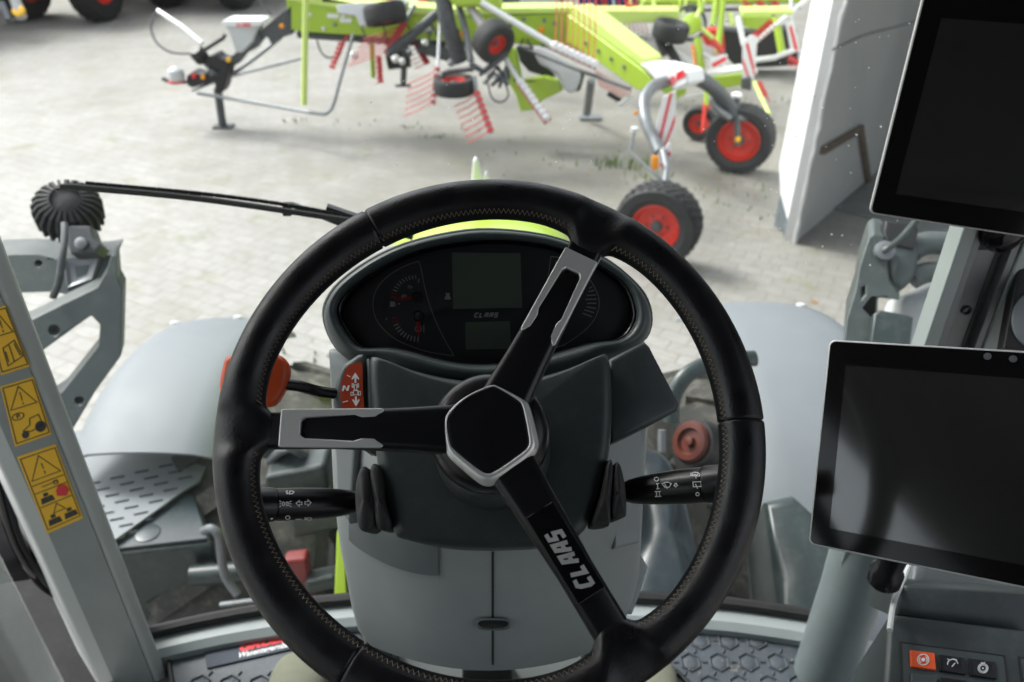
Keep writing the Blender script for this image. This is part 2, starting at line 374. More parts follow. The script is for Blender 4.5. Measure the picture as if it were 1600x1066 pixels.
# left front post, chamfered section standing upright
yb = .865
sec = [(-.762, yb + .02), (-.742, yb), (-.634, yb), (-.622, yb + .012), (-.70, yb + .10), (-.84, yb + .10)]
lp = MB().prism([(x, y, 1.66) for x, y in sec], (.008, 0, 1.95)).build('front_post', 'frame', cabin, bevel=.006, bseg=3, label='left front post carrying three yellow warning stickers')
MB().prism([(-.713, yb - .0015, 1.7), (-.641, yb - .0015, 1.7), (-.634, yb - .0015, 3.5), (-.706, yb - .0015, 3.5)], (0, .001, 0)).build('post_inlay', 'framed', lp)
PL = Plane((-.7, yb - .0016, 2), (0, -1, 0))
stk = [([(-22, 486), (9, 477), (47, 572), (2, 586)], 'yellow sticker with warning triangle and open manual'), ([(1, 604), (52, 589), (81, 678), (24, 698)], 'yellow sticker with warning triangle and small tractor'), ([(27, 714), (87, 694), (130, 809), (74, 834)], 'tall yellow sticker with warning triangle and figures')]
def bil(q, u, v): return (q[0][0] * (1 - u) * (1 - v) + q[1][0] * u * (1 - v) + q[2][0] * u * v + q[3][0] * (1 - u) * v, q[0][1] * (1 - u) * (1 - v) + q[1][1] * u * (1 - v) + q[2][1] * u * v + q[3][1] * (1 - u) * v)
for i, (q, lb) in enumerate(stk):
    s_ = MB().prism(PL.many(q), (0, -.0006, 0)).build('warning_sticker', 'yellow', lp, label=lb)
    L = lambda *p: [bil(q, a, b) for a, b in p]
    it = [['c'] + L((.05, .04), (.95, .04), (.95, .96), (.05, .96))]
    ty0, ty1 = (.08, .42) if i < 2 else (.07, .34)
    it.append(['c'] + L((.5, ty0), (.88, ty1), (.12, ty1)))
    it.append(L((.5, ty0 + .1), (.5, ty1 - .1))); it.append(L((.5, ty1 - .07), (.5, ty1 - .035)))
    if i == 0:
        it += [['c'] + L((.3, .62), (.8, .55), (.9, .82), (.3, .9)), L((.55, .6), (.55, .86)), L((.36, .68), (.36, .84)), L((.75, .6), (.82, .8))]
    if i == 1:
        it += [['c'] + L(*[(.27 + .17 * math.cos(a), .55 + .055 * math.sin(a)) for a in [k * .52 for k in range(12)]]), L((.24, .58), (.24, .52), (.31, .52), (.31, .55), (.24, .55)),
               ['c'] + L((.3, .80), (.52, .74), (.56, .64), (.82, .62), (.86, .8), (.5, .85))]
        for cx_, cy_, r_ in ((.34, .87, .10), (.78, .82, .15)):
            it.append(['f'] + L(*[(cx_ + r_ * math.cos(a), cy_ + r_ * .62 * math.sin(a)) for a in [k * .52 for k in range(12)]]))
    if i == 2:
        it += [L((.08, .40), (.92, .40)), L((.08, .5), (.92, .5)), L((.3, .45), (.7, .44)), ['c'] + L((.62, .43), (.72, .43), (.72, .47), (.62, .47)), L((.08, .68), (.92, .68))]
        for cx_, cy_, cc in ((.32, .6, 0), (.3, .88, 0), (.74, .88, 0)):
            it += [['f'] + L((cx_ - .18, cy_ + .05), (cx_ - .15, cy_ - .02), (cx_ + .15, cy_ - .02), (cx_ + .18, cy_ + .05)), ['f'] + L((cx_ - .06, cy_ - .07), (cx_ + .06, cy_ - .07), (cx_ + .06, cy_ - .03), (cx_ - .06, cy_ - .03))]
        it += [['c'] + L((.5, .7), (.66, .8), (.34, .8))]
        decal(PL, .0012, [['f'] + L((.58, .62), (.6, .55), (.7, .5), (.86, .52), (.92, .6), (.8, .66))], .001, 'red_figure', 'redp', lp)
    decal(PL, .0006, it, .0013, 'sticker_print', 'black', lp)
# right front post with pale sides
secr = [(.512, yb - .012), (.60, yb - .012), (.62, yb - .004), (.69, yb + .10), (.615, yb + .10)]
rp = MB().prism([(x, y, 2.02) for x, y in secr], (0, 0, 1.6)).build('front_post', 'framem', cabin, bevel=.004, label='right front post behind the two monitors')
lpp = [Vector((.552, yb, 1.65)), Vector((.552, yb, 1.8)), Vector((.553, yb + .002, 1.95)), Vector((.56, yb + .03, 2.15))]
MB().tube(lpp, [.050, .049, .048, .047], 24).build('post_foot', 'framek', cabin, label='round grey foot of the right front post')
# accessory rail on right post
rail = thing('mounting_rail', (.61, yb, 2.3), 'dark aluminium channel with a round hole on the post between the two monitors', 'mounting rail')
x0, x1 = .527, .583
MB().box((.555, yb - .02, 2.8), .056, .012, 1.3).build('channel_back', 'alu', rail)
for a_, b_ in ((x0, x0 + .009), (x1 - .009, x1)): MB().box(((a_ + b_) / 2, yb - .033, 2.8), b_ - a_, .014, 1.3).build('channel_lip', 'alu', rail, bevel=.001)
for xx in (x0 + .0145, x1 - .0145): MB().box((xx, yb - .0265, 2.8), .004, .0015, 1.3).build('groove', 'alud', rail)
for xx, ww in ((.518, .017), (.600, .033)): MB().box((xx, yb - .028, 2.8), ww, .03, 1.3).build('side_strip', 'framem', rail, bevel=.002)
PR = Plane((.61, yb - .0268, 2), (0, -1, 0))
c_ = PR(1510, 485); MB().lathe(c_, (0, -1, 0), [(.006, -.004), (.006, .002), (.004, .002), (.003, -.002)], 24).build('bolt_hole', 'black', rail)
tp = PR(1546, 376)
MB().dome([tp + Vector(v) for v in ((-.03, 0, .05), (-.03, 0, .0), (-.02, 0, -.014), (.02, 0, -.014), (.03, 0, .0), (.03, 0, .05))], (0, -1, 0), .01, .004, .0).build('clamp', 'black', rail)
MB().lathe(tp + Vector((0, -.012, .02)), (0, -1, 0), [(.025, 0), (.024, .012), (.014, .02), (.004, .022)], 32).build('clamp_knob', 'gloss', rail)
# speaker at right edge
spk = thing('cab_speaker', W(1640, 500, .85), 'black round speaker grille at the right edge above the lower monitor', 'speaker')
pn = Plane(W(1600, 500, .92), camn(-.2, .1, -1))
MB().dome(pn.many([(1592, 410), (1568, 545), (1750, 560), (1750, 400)]), pn.n, .02, .004, 0).build('speaker_body', 'black', spk)
MB().dome(pn.many(circ(1622, 500, 40, 32, 46), .004), pn.n, .004, .002, .006).build('speaker_grille', 'fender', spk)
# lower window rail
railp = [G(x, y, 1.76) for x, y in ((196, 1012), (310, 985), (420, 965), (545, 950), (765, 940), (1010, 948), (1150, 958), (1310, 982))]
railp = cr(railp, 5)
mb = MB(); P = railp; n_ = len(P)
for i in range(n_ - 1):
    a_, b_ = P[i], P[i + 1]; mb.prism([a_ + Vector((0, -.035, -.05)), a_ + Vector((0, -.035, -.01)), a_ + Vector((0, -.022, .0)), a_ + Vector((0, .02, .0)), a_ + Vector((0, .02, -.05))], b_ - a_)
mb.build('window_rail', 'framem', cabin)
gk = [p + Vector((0, .014, .008)) for p in P]
MB().tube(gk, .012, 8).build('window_seal', 'rubber', cabin)
# ------------------------------------------------------------------ windscreen and door panes
ws = thing('windscreen', (0, 1.0, 1.78), 'curved clear windscreen with dried water drops in front of the steering wheel', 'windscreen')
bot = [p + Vector((0, .02, 0)) for p in P]; rows = 14; mb = MB()
def wsp(i, j):
    b_ = bot[i]; z = 1.765 + (3.58 - 1.765) * j / rows; f_ = math.sin(math.pi * j / rows * .9) * .06 * (1 - (b_.x / .8) ** 2) + .05 * (j / rows)
    return Vector((b_.x * 1.02, b_.y + .015 + f_, z))
mb.v = [wsp(i, j) for j in range(rows + 1) for i in range(n_)]; mb.f = [(j * n_ + i, j * n_ + i + 1, (j + 1) * n_ + i + 1, (j + 1) * n_ + i) for j in range(rows) for i in range(n_ - 1)]
mb.build('pane', 'glass', ws, recalc=False)
PWS = Plane((.4, 1.0, 2.8), (0, -1, 0)); mb = MB()
def onws(px, py):
    y = 1.05
    for k in range(14):
        q = Plane((0, y, 0), (0, -1, 0))(px, py); t = (q.z - 1.765) / (3.58 - 1.765) * rows
        bx = q.x / 1.02; i = min(range(n_), key=lambda i: abs(bot[i].x - bx)); fy = wsp(i, t).y; y = fy - .003
    return q
for k in range(80):
    if k < 50: px, py = random.uniform(1190, 1430), random.uniform(5, 420)
    else: px, py = random.uniform(560, 1250), random.uniform(0, 270)
    q = onws(px, py); r_ = random.choice((.0006, .0007, .0009, .0013)); mb.lathe(q, (0, -1, .1), [(r_, 0), (r_ * .7, r_ * .5)], 7)
mb.build('water_drops', 'drop', ws)['kind'] = 'stuff'
dp = thing('door_pane', (-.76, 0, 1.9), 'clear side window left of the front post', 'window')
MB().box((-.80, -.08, 2.63), .004, 1.88, 1.9).build('pane', 'glass', dp)
# ------------------------------------------------------------------ floor mats
def hexmat(q, z, name, label, skip=None):
    PZ = Plane((0, 0, z), (0, 0, 1)); o = PZ(*q[0]); base = [PZ(*p) for p in cr2(q, 1, True)]
    t = thing(name, sum(base, Vector()) / len(base), label, 'floor mat')
    m = MB().dome(base, (0, 0, 1), .012, .003, 0, rings=2).build('mat_base', 'matt', t)
    xs = [p.x for p in base]; ys = [p.y for p in base]; mb = MB()
    def inside(p, mg):
        c = 0; n = len(base); md = 9
        for i in range(n):
            a, b = base[i], base[(i + 1) % n]
            if (a.y > p.y) != (b.y > p.y) and p.x < (b.x - a.x) * (p.y - a.y) / (b.y - a.y) + a.x: c ^= 1
            ab = (b - a); u = max(0, min(1, (p - a).dot(ab) / ab.length_squared)); md = min(md, (p - a - ab * u).length)
        return c and md > mg
    st = .052; j = 0; y = min(ys)
    while y < max(ys):
        x = min(xs) + (st / 2 if j % 2 else 0)
        while x < max(xs):
            p = Vector((x, y, z))
            if inside(p, .026) and not (skip and skip(p)):
                mb.tube([p + Vector((.0185 * math.cos(a), .0185 * math.sin(a), .0015)) for a in [math.pi / 6 + k * math.pi / 3 for k in range(6)]], .0020, 4, closed=True)
                mb.lathe(p, (0, 0, 1), [(.0125, -.001), (.0125, .0006), (.010, .0014)], 10)
                mb.tube([p + Vector((.0215, 0, .001)), p + Vector((.0305, 0, .001))], .0022, 4); mb.tube([p + Vector((.0108, .0186, .001)), p + Vector((.0152, .0264, .001))], .0022, 4)
            x += st
        y += st * .866; j += 1
    mb.build('hexagon_ribs', 'matt', m)
    MB().tube([p + Vector((0, 0, .001)) for p in base], .005, 6, closed=True).build('mat_edge', 'rubber', m)
    return t, m, PZ
bq = [(318, 1008), (450, 985), (455, 1014), (324, 1046)]
PZ_ = Plane((0, 0, 1.735), (0, 0, 1)); bb = [PZ_(*p) for p in bq]
skp = lambda p: min(b.x for b in bb) - .02 < p.x < max(b.x for b in bb) + .1 and min(b.y for b in bb) - .01 < p.y < max(b.y for b in bb) + .012
mt, mm, PZ = hexmat([(262, 1022), (400, 995), (530, 965), (560, 968), (600, 1110), (560, 1190), (290, 1190)], 1.735, 'floor_mat', 'grey hexagon rubber mat with a red and white dealer badge left of the column', skp)
bd = MB().prism([PZ(*p) + Vector((0, 0, .001)) for p in [(318, 1008), (500, 976), (508, 1004), (324, 1046)]], (0, 0, .003)).build('badge', 'navy', mm)
exb = (PZ(470, 982) - PZ(378, 1002)).normalized(); eyb = Vector((0, 0, 1)).cross(exb)
for s_, px, py, sz, mm_, wd_, bo in (('Landtechnik', 374, 1005, .017, 'white', .055, .02), ('GRUBER', 373, 1021, .023, 'redp', .105, .06), ('Wasentegernbach', 372, 1031, .016, 'white', .10, .02)):
    text(s_, PZ(px, py) + Vector((0, 0, .0045)), exb, eyb, sz, mm_, mm, bold=bo, shear=.3, width=wd_, h=.0005)
hexmat([(1015, 985), (1035, 972), (1150, 975), (1268, 990), (1285, 1002), (1262, 1040), (1275, 1075), (1290, 1190), (960, 1190), (960, 1060)], 1.735, 'floor_mat', 'grey hexagon rubber mat with dirt specks right of the column')
mb = MB()
for k in range(26):
    p = PZ_(random.uniform(1020, 1260), random.uniform(980, 1060)) + Vector((0, 0, .006)); a_ = random.uniform(0, 6); l_ = random.uniform(.001, .006)
    mb.tube([p, p + Vector((math.cos(a_) * l_, math.sin(a_) * l_, .001)), p + Vector((math.cos(a_ + 1) * l_, math.sin(a_ + 1) * l_, 0))], .0007, 5)
tag(mb.build('dirt_specks', 'thread'), 'pale straw specks on the right floor mat', 'dirt', kind='stuff')
MB_c = MB().tube(cr([PZ_(1030, 1035) + Vector((0, 0, .006)), PZ_(1060, 1055) + Vector((0, 0, .006)), PZ_(1090, 1090) + Vector((0, 0, .006))], 5), .004, 8).build('floor_cable', 'rubber')
tag(MB_c, 'short black cable lying on the right floor mat', 'cable')
# ------------------------------------------------------------------ steering wheel
WC = W(765, 673, .57); NW = camn(.0, .2736, -.9616); WX = RX.copy(); WY = NW.cross(WX).normalized()
PW = Plane(WC, NW)
sw = thing('steering_wheel', WC, 'black leather steering wheel with three spokes in the middle of the cab', 'steering wheel')
RO = .1965
SPK = [math.pi, R(62.5), R(-58.5)]
def wrap(a): return (a + math.pi) % (2 * math.pi) - math.pi
def sec_(th):
    rin = .1655 - sum(.0115 * math.exp(-(abs(wrap(th - s)) / .085) ** 4) + .006 * math.exp(-(wrap(th - s) / .17) ** 2) for s in SPK)
    rin += .0015 * math.cos(3 * (th - math.pi))
    g = 1 - sum(.10 * math.exp(-(wrap(th - s) / .0045) ** 2) for s in (R(2), R(120), R(240)))
    hd = .0155 - .004 * sum(math.exp(-(wrap(th - s) / .09) ** 4) for s in SPK)
    return (RO + rin) / 2, (RO - rin) / 2 * g, hd * g
def rimpt(th, ph, ex=0.):
    rc, a, b = sec_(th); ct, st = math.cos(ph), math.sin(ph)
    x = rc + (a + ex) * ct; z = (b + ex) * st
    return WC + (WX * math.cos(th) + WY * math.sin(th)) * x + NW * z
NT, NP = 900, 28; mb = MB()
mb.v = [rimpt(2 * math.pi * i / NT, 2 * math.pi * k / NP) for i in range(NT) for k in range(NP)]
mb.f = [(i * NP + k, i * NP + (k + 1) % NP, ((i + 1) % NT) * NP + (k + 1) % NP, ((i + 1) % NT) * NP + k) for i in range(NT) for k in range(NP)]
rim = mb.build('rim', 'leather', sw, smooth=80)
NZ = 300; edges = sorted(x % (2 * math.pi) for x in SPK)
for e_ in range(3):
    t0 = edges[e_] + .10; t1 = (edges[(e_ + 1) % 3] + (2 * math.pi if e_ == 2 else 0)) - .10; nz = 86; d_ = (t1 - t0) / nz; a0, a1 = R(141), R(156); mb = MB(); pp = []
    for i in range(nz): pp += [rimpt(t0 + d_ * i, a0, .0002), rimpt(t0 + d_ * (i + .5), a1, .0005)]
    mb.tube(pp, .00032, 4)
    mb.build('stitching', 'thread', rim)
def SW(s, t, ang, z=0.): # wheel-plane point: s outward along spoke, t across
    d_ = WX * math.cos(ang) + WY * math.sin(ang); e_ = -WX * math.sin(ang) + WY * math.cos(ang)
    return WC + d_ * s + e_ * t + NW * z
for k, a in enumerate(SPK):
    mb = MB(); ns = 24; secp = 16
    for i in range(ns + 1):
        s = .022 + (.158 - .022) * i / ns; u = i / ns; hw = .0175 - .0042 * min(1, u * 1.5) + .004 * max(0, .25 - u); zc = .003 * math.sin(u * math.pi) - .002 + .004 * (1 - u); hd = .0105 - .002 * u
        for q in range(secp):
            an = 2 * math.pi * q / secp; cx_ = abs(math.cos(an)) ** .45 * (1 if math.cos(an) > 0 else -1); cz_ = abs(math.sin(an)) ** .6 * (1 if math.sin(an) > 0 else -1)
            mb.v.append(SW(s, cx_ * hw, a, zc + cz_ * hd))
    mb.f = [(i * secp + q, i * secp + (q + 1) % secp, (i + 1) * secp + (q + 1) % secp, (i + 1) * secp + q) for i in range(ns) for q in range(secp)] + [tuple(range(secp)), tuple(ns * secp + q for q in range(secp))]
    sk = mb.build('spoke', 'satin', sw, smooth=60, label=['left spoke with a U shaped silver inlay', 'upper right spoke with a U shaped silver inlay', 'lower right spoke with raised block lettering'][k])
    zt = .0112
    if k < 2:
        o_ = [(.0755, .0140), (.147, .0134), (.147, -.0134), (.0755, -.0140), (.0735, -.0125), (.0790, -.0078), (.0900, -.0074), (.0950, -.0092), (.129, -.0074), (.1325, -.0052), (.1325, .0052), (.129, .0074), (.0950, .0092), (.0900, .0074), (.0790, .0078), (.0735, .0125)]
        MB().plate([SW(s, t, a, zt - .003) for s, t in o_], [], NW * .0044).build('spoke_inlay', 'silver', sk, bevel=.0011, bseg=3)
        MB().plate([SW(s, t, a, zt - .003) for s, t in [(.088, .0060), (.127, .0060), (.1315, .0045), (.1315, -.0045), (.127, -.0060), (.088, -.0060)]], [], NW * .0012).build('inlay_recess', 'gloss', sk)
    else:
        d_ = WX * math.cos(a) + WY * math.sin(a); e_ = -WX * math.sin(a) + WY * math.cos(a)
        zt = .0125; MB().plate([SW(s, t, a, zt - .0045) for s, t in [(.066, .0105), (.132, .0105), (.132, -.0105), (.066, -.0105)]], [], NW * .0052).build('letter_plate', 'gloss', sk, bevel=.001)
        # reads from the rim towards the hub
        blockword('CLAAS', SW(.1255, .0062, a, zt + .0009), -d_, -e_, .0125, .0087, 'silver', sk, th=.0028, nh=.0008)
MB().lathe(WC, NW, [(.030, -.03), (.041, -.028), (.044, -.012), (.041, .002), (.036, .007), (.02, .010)], 64).build('hub_collar', 'satin', sw)
ro = cr2([(773, 602), (826, 629), (842, 697), (832, 718), (763, 759), (697, 711), (693, 652), (725, 622)], 1, True)
ro = [(768, 601), (779, 604), (820, 624), (828, 633), (842, 688), (841, 702), (833, 716), (775, 757), (762, 760), (748, 756), (703, 718), (696, 706), (693, 660), (697, 646), (722, 622)]
ri = [(768, 605), (778, 608), (811, 628), (817, 636), (827, 688), (826, 699), (819, 707), (772, 740), (763, 742), (752, 739), (709, 704), (703, 695), (698, 662), (702, 649), (726, 624)]
hr = ringloft(PW.many(chaikin(ro, 3), .0085), PW.many(chaikin(ri, 3), .0085), NW, .0, .0026, .0048, 'hub_ring', 'silver', sw, seg=8)
MB().dome(PW.many(chaikin(ri, 3), .0132), NW, .006, .0015, .0022, rings=10).build('hub_cap', 'satin', sw)
MB().tube([WC - NW * .02, WC - NW * .12], .03, 32).build('steering_shaft', 'black', sw)
# ------------------------------------------------------------------ steering column
col = thing('steering_column', W(770, 900, .95), 'mid grey steering column with dark upper cowl and black control stalks behind the wheel', 'steering column')
# lower grey pillar: stacked horizontal arcs, bulging to the driver
rowsP = [(650, 514, 1012, .85), (700, 518, 1010, .84), (760, 521, 1006, .835), (820, 527, 1003, .85), (862, 533, 1001, .865), (900, 541, 998, .88), (950, 550, 985, .90), (985, 560, 968, .92), (1010, 580, 950, .935)]
NA = 28; mb = MB()
for y, xl, xr, d in rowsP:
    cx_, hw = (xl + xr) / 2, (xr - xl) / 2
    for k in range(NA + 1):
        a = math.pi * k / NA; u = -math.cos(a); dep = .10 * (abs(math.sin(a)) ** .7) * (.35 + .65 * (1 - abs(u) ** 3)) if 0 < k < NA else 0
        yy = y + (38 * (1 - u * u) if y > 900 else 38 * (1 - u * u) * max(0, (y - 560) / 340))
        mb.v.append(W(cx_ + hw * u, yy, d - dep))
m_ = len(rowsP); fr_ = NA + 1
mb.f = [(j * fr_ + i, (j + 1) * fr_ + i, (j + 1) * fr_ + i + 1, j * fr_ + i + 1) for j in range(m_ - 1) for i in range(NA)]
k0 = len(mb.v)
for j in range(m_):
    for i in (0, NA): p = mb.v[j * fr_ + i]; mb.v.append(p + Vector((0.01 if i == 0 else -.01, .09, -.02)))
for j in range(m_ - 1):
    mb.f += [(j * fr_, k0 + 2 * j, k0 + 2 * j + 2, (j + 1) * fr_), (j * fr_ + NA, (j + 1) * fr_ + NA, k0 + 2 * j + 3, k0 + 2 * j + 1), (k0 + 2 * j, k0 + 2 * j + 1, k0 + 2 * j + 3, k0 + 2 * j + 2)]
j = m_ - 1; mb.f.append(tuple([j * fr_ + i for i in range(NA + 1)] + [k0 + 2 * j + 1, k0 + 2 * j]))
pil_ = mb.build('column_cover', 'column', col, smooth=50)
def ondeep(px, py, dback=0.):  # point on the pillar's front surface
    best = None
    for j in range(m_ - 1):
        for i in range(NA):
            q = [mb.v[j * fr_ + i], mb.v[(j + 1) * fr_ + i], mb.v[(j + 1) * fr_ + i + 1], mb.v[j * fr_ + i + 1]]
            n = (q[1] - q[0]).cross(q[3] - q[0])
            if n.length < 1e-9: continue
            n.normalize(); r = ray(px, py); dn = r.dot(n)
            if abs(dn) < 1e-6: continue
            t = (q[0] - CAM).dot(n) / dn; p = CAM + r * t; ins = True
            for e in range(4):
                if (q[(e + 1) % 4] - q[e]).cross(p - q[e]).dot(n) < -1e-6: ins = False; break
            if ins and (best is None or t < best[0]): best = (t, p, n if n.dot(r) < 0 else -n)
    return best
sm_ = [ondeep(770, y) for y in range(862, 1046, 8)]; sm_ = [b for b in sm_ if b]
MB().tube([b[1] + b[2] * .0002 for b in sm_], .0011, 6).build('cover_seam', 'black', pil_)
b = ondeep(771, 972)
lx = Vector((1, 0, 0)); ly = b[2].cross(lx).normalized()
lt = MB().dome([b[1] + b[2] * .003 + lx * x * .0001 + ly * y * .0001 for x, y in cr2([(-150, 0), (-120, 50), (0, 62), (120, 50), (150, 0), (120, -50), (0, -62), (-120, -50)], 4, True)], b[2], .01, .002, -.002).build('cover_latch', 'black', pil_)
MB().tube([b[1] + b[2] * .003 + lx * x * .0001 + ly * y * .0001 for x, y in cr2([(-160, 0), (-130, 60), (0, 72), (130, 60), (160, 0), (130, -60), (0, -72), (-130, -60)], 4, True)], .0012, 6, closed=True).build('latch_ring', 'columnd', pil_)
# recessed darker band under the left stalk
bd_ = [(548, 815), (575, 845), (620, 868), (680, 880), (690, 893), (684, 900), (640, 893), (590, 868), (560, 845)]
Pb = Plane(ondeep(620, 850)[1], (ondeep(600, 850)[2] + ondeep(660, 860)[2]))
mb2 = MB(); nx_, ny_ = 18, 8
for i in range(nx_ + 1):
    u = i / nx_; x = 548 + 138 * u; yt = 800 + 48 * u; yb_ = 842 + 55 * math.sin(u * 1.57) ** .8
    for j in range(ny_ + 1):
        b = ondeep(x, yt + (yb_ - yt) * j / ny_); mb2.v.append(b[1] + b[2] * .0025)
mb2.f = [(i * (ny_ + 1) + j, i * (ny_ + 1) + j + 1, (i + 1) * (ny_ + 1) + j + 1, (i + 1) * (ny_ + 1) + j) for i in range(nx_) for j in range(ny_)]
mb2.build('recess_panel', 'columnd', pil_, smooth=60)
PF = Plane(W(985, 900, .90), camn(.25, .1, -1))
MB().dome(PF.many([(985, 840), (1001, 862), (1014, 886), (1003, 925), (988, 962), (975, 962)]), PF.n, .04, .006, .0).build('side_flange', 'column', col)
PLs = Plane(W(540, 620, .80), camn(-.3, .1, -1))
MB().dome(PLs.many([(513, 545), (545, 545), (560, 700), (545, 820), (528, 800), (519, 700)]), PLs.n, .05, .006, 0).build('side_cover', 'column', col)
PRs = Plane(W(985, 760, .82), camn(.3, .1, -1))
MB().dome(PRs.many([(960, 650), (1010, 660), (1006, 760), (1000, 850), (960, 860)]), PRs.n, .05, .006, 0).build('side_cover', 'column', col)
for q in ([(578, 1008), (612, 1018), (616, 1070), (582, 1060)], [(722, 1046), (800, 1046), (800, 1100), (722, 1100)], [(912, 1012), (935, 1004), (935, 1040), (915, 1040)]):
    Pq = Plane(W(750, 1040, 1.02), camn(0, .3, -1)); MB().dome(Pq.many(q), Pq.n, .08, .003, 0).build('column_foot_gap', 'black', col)
Pq = Plane(W(750, 1040, 1.08), camn(0, .3, -1)); MB().dome(Pq.many([(600, 990), (930, 990), (925, 1200), (605, 1200)]), Pq.n, .1, .02, .01).build('column_foot', 'column', col)
# dark cowl between cluster and stalks
PC = Plane(WC - NW * .105, NW)
cw = [(574, 562), (592, 556), (640, 574), (700, 588), (770, 594), (830, 588), (890, 572), (938, 552), (952, 554), (958, 600), (957, 680), (948, 740), (930, 800), (905, 838), (860, 852), (770, 857), (690, 854), (630, 842), (612, 828), (590, 745), (584, 700), (576, 640)]
cowl = MB().dome(PC.many(cr2(cw, 3, True)), NW, .10, .012, .003, rings=8, fseg=6).build('cowl', 'cowl', col, smooth=50)
PWg = Plane(WC - NW * .118, camn(.12, .25, -.95))
MB().dome(PWg.many(cr2([(952, 560), (1008, 532), (1016, 540), (1064, 632), (1060, 642), (1010, 668), (955, 694), (948, 640)], 1, True)), PWg.n, .06, .006, .002).build('cowl_wing', 'cowl', col, smooth=50)
MB().lathe(WC - NW * .10, NW, [(.050, -.01), (.047, .004), (.042, .012), (.035, .016)], 48).build('column_collar', 'cowl', col)
# reverser pod with orange decal
PP = Plane(WC - NW * .112, NW)
pod = [(572, 560), (545, 560), (530, 575), (520, 605), (519, 635), (528, 665), (545, 685), (575, 690)]
MB().dome(PP.many(cr2(pod, 4, True)), NW, .06, .008, .001).build('lever_pod', 'housing', col)
MB().tube([PP(x, y, -.003) for x, y in cr2([(579, 562), (580, 620), (582, 690)], 4)], .0035, 10).build('pod_ridge', 'columnd', col)
dc = [(549, 569.5), (558, 568), (566, 569), (567, 610), (568, 655), (543, 655), (536, 640), (532, 620), (534, 600), (540, 580)]
dcm = MB().prism(PP.many(cr2(dc, 3, True), .0012), NW * .0012).build('direction_decal', 'ored', col, label='orange red direction decal with white arrows and a white N')
def cx7(x, y): return (490 + x * 130 / 1066, 540 + y * 130 / 1066)
Z = lambda *p: [cx7(*q) for q in p]
it = [['f'] + Z((535, 348), (585, 425), (578, 442), (548, 410), (548, 480), (525, 480), (525, 410), (492, 442), (485, 425)),
      ['f'] + Z((545, 785), (495, 700), (505, 685), (532, 715), (530, 650), (552, 650), (556, 715), (580, 685), (592, 700)),
      ['f'] + Z((430, 376), (475, 398), (470, 408), (428, 388)), ['f'] + Z((372, 722), (440, 705), (442, 716), (375, 734)),
      ['f'] + Z((362, 586), (380, 512), (402, 512), (425, 560), (440, 512), (464, 512), (446, 582), (424, 582), (400, 536), (386, 586))]
decal(PP, .0025, it, .001, 'decal_arrows', 'white', dcm)
it = [['c'] + Z((522, 505), (554, 505), (554, 570), (522, 570)), ['c'] + Z((495, 490), (512, 490), (512, 535), (495, 535)), ['c'] + Z((562, 490), (578, 490), (578, 535), (562, 535)),
      ['c'] + Z((512, 578), (568, 578), (568, 632), (512, 632)), ['c'] + Z((480, 600), (505, 600), (505, 640), (480, 640)), ['c'] + Z((576, 590), (602, 590), (602, 635), (576, 635))]
decal(PP, .0025, it, .0006, 'decal_tractor', 'white', dcm)
# orange reverser lever
lev = thing('reverser_lever', W(430, 600, .66), 'orange reverser lever on a thin black stalk behind the left rim', 'control lever')
MB().tube(cr([W(540, 617, .70), W(500, 612, .69), W(470, 604, .675), W(440, 600, .665), (W(400, 596, .66))], 6), [.0048] * 25, 12).build('lever_stalk', 'satin', lev)
PO = Plane(W(400, 600, .655), camn(.12, .05, -1))
MB().dome(PO.many(cr2([(346, 572), (352, 558), (372, 552), (405, 548), (436, 556), (449, 572), (450, 590), (444, 610), (428, 634), (405, 637), (370, 632), (345, 622), (341, 600)], 4, True)), PO.n, .014, .006, .003).build('lever_knob', 'orange', lev)
# stalks
def stalk(name, label, a, b, r0, r1, ringat):
    t = thing(name, a, label, 'control stalk'); a = Vector(a); b = Vector(b); d = (b - a); L = d.length; d.normalize()
    MB().lathe(a, d, [(r0 * .72, -.006), (r0 * .8, 0), (r0 * .86, .001), (r0, .012), (r0 * 1.1, L * .3), (r1, L * .55), (r1, ringat - .0012), (r1 * .94, ringat - .0008), (r1 * .94, ringat)], 40).build('stalk_body', 'satin', t)
    MB().lathe(a, d, [(r1 * .9, ringat), (r1 * 1.03, ringat + .0005), (r1 * 1.05, ringat + .003), (r1 * 1.03, L * .98), (r1 * .9, L), (.002, L + .001)], 40).build('stalk_ring', 'satin', t)
    return t
def onstalk(a, b, r):   # returns projector pixel -> point on cylinder front
    a = Vector(a); b = Vector(b); d = (b - a).normalized()
    def f(px, py, off=0.):
        rr = ray(px, py); rr_ = rr - d * rr.dot(d); o = CAM - a; o_ = o - d * o.dot(d)
        A = rr_.dot(rr_); B = 2 * rr_.dot(o_); Cc = o_.dot(o_) - (r + off) ** 2; D = max(0, B * B - 4 * A * Cc); t = (-B - math.sqrt(D)) / (2 * A)
        p = CAM + rr * t; n = (p - a) - d * (p - a).dot(d); return p, n.normalized()
    return f
def print_on(f, items, wd, parent, m='white', h=.0004):
    mb = MB()
    for it in items:
        cl = it[0] == 'c'; pts = it[1:] if isinstance(it[0], str) else it
        q = []
        for i in range(len(pts)):
            q.append(f(*pts[i]))
        n = sum((x[1] for x in q), Vector()).normalized()
        P_ = [x[0] for x in q]
        if it[0] == 'f': mb.prism([p - n * .0003 for p in P_], n * (h + .0003))
        else: mb.ribbon([p - n * .0002 for p in P_], wd, n, h + .0002, cl)
    return mb.build('stalk_symbols', m, parent, smooth=0)
a_, b_ = W(551, 785, .70), W(392, 790, .655)
st1 = stalk('light_stalk', 'left black stalk with headlamp and turn arrow symbols', a_, b_, .0118, .0136, (a_ - b_).length * .79)
f_ = onstalk(a_, b_, .0137)
def c5(x, y): return (400 + x * 220 / 1600, 740 + y * 100 / 727)
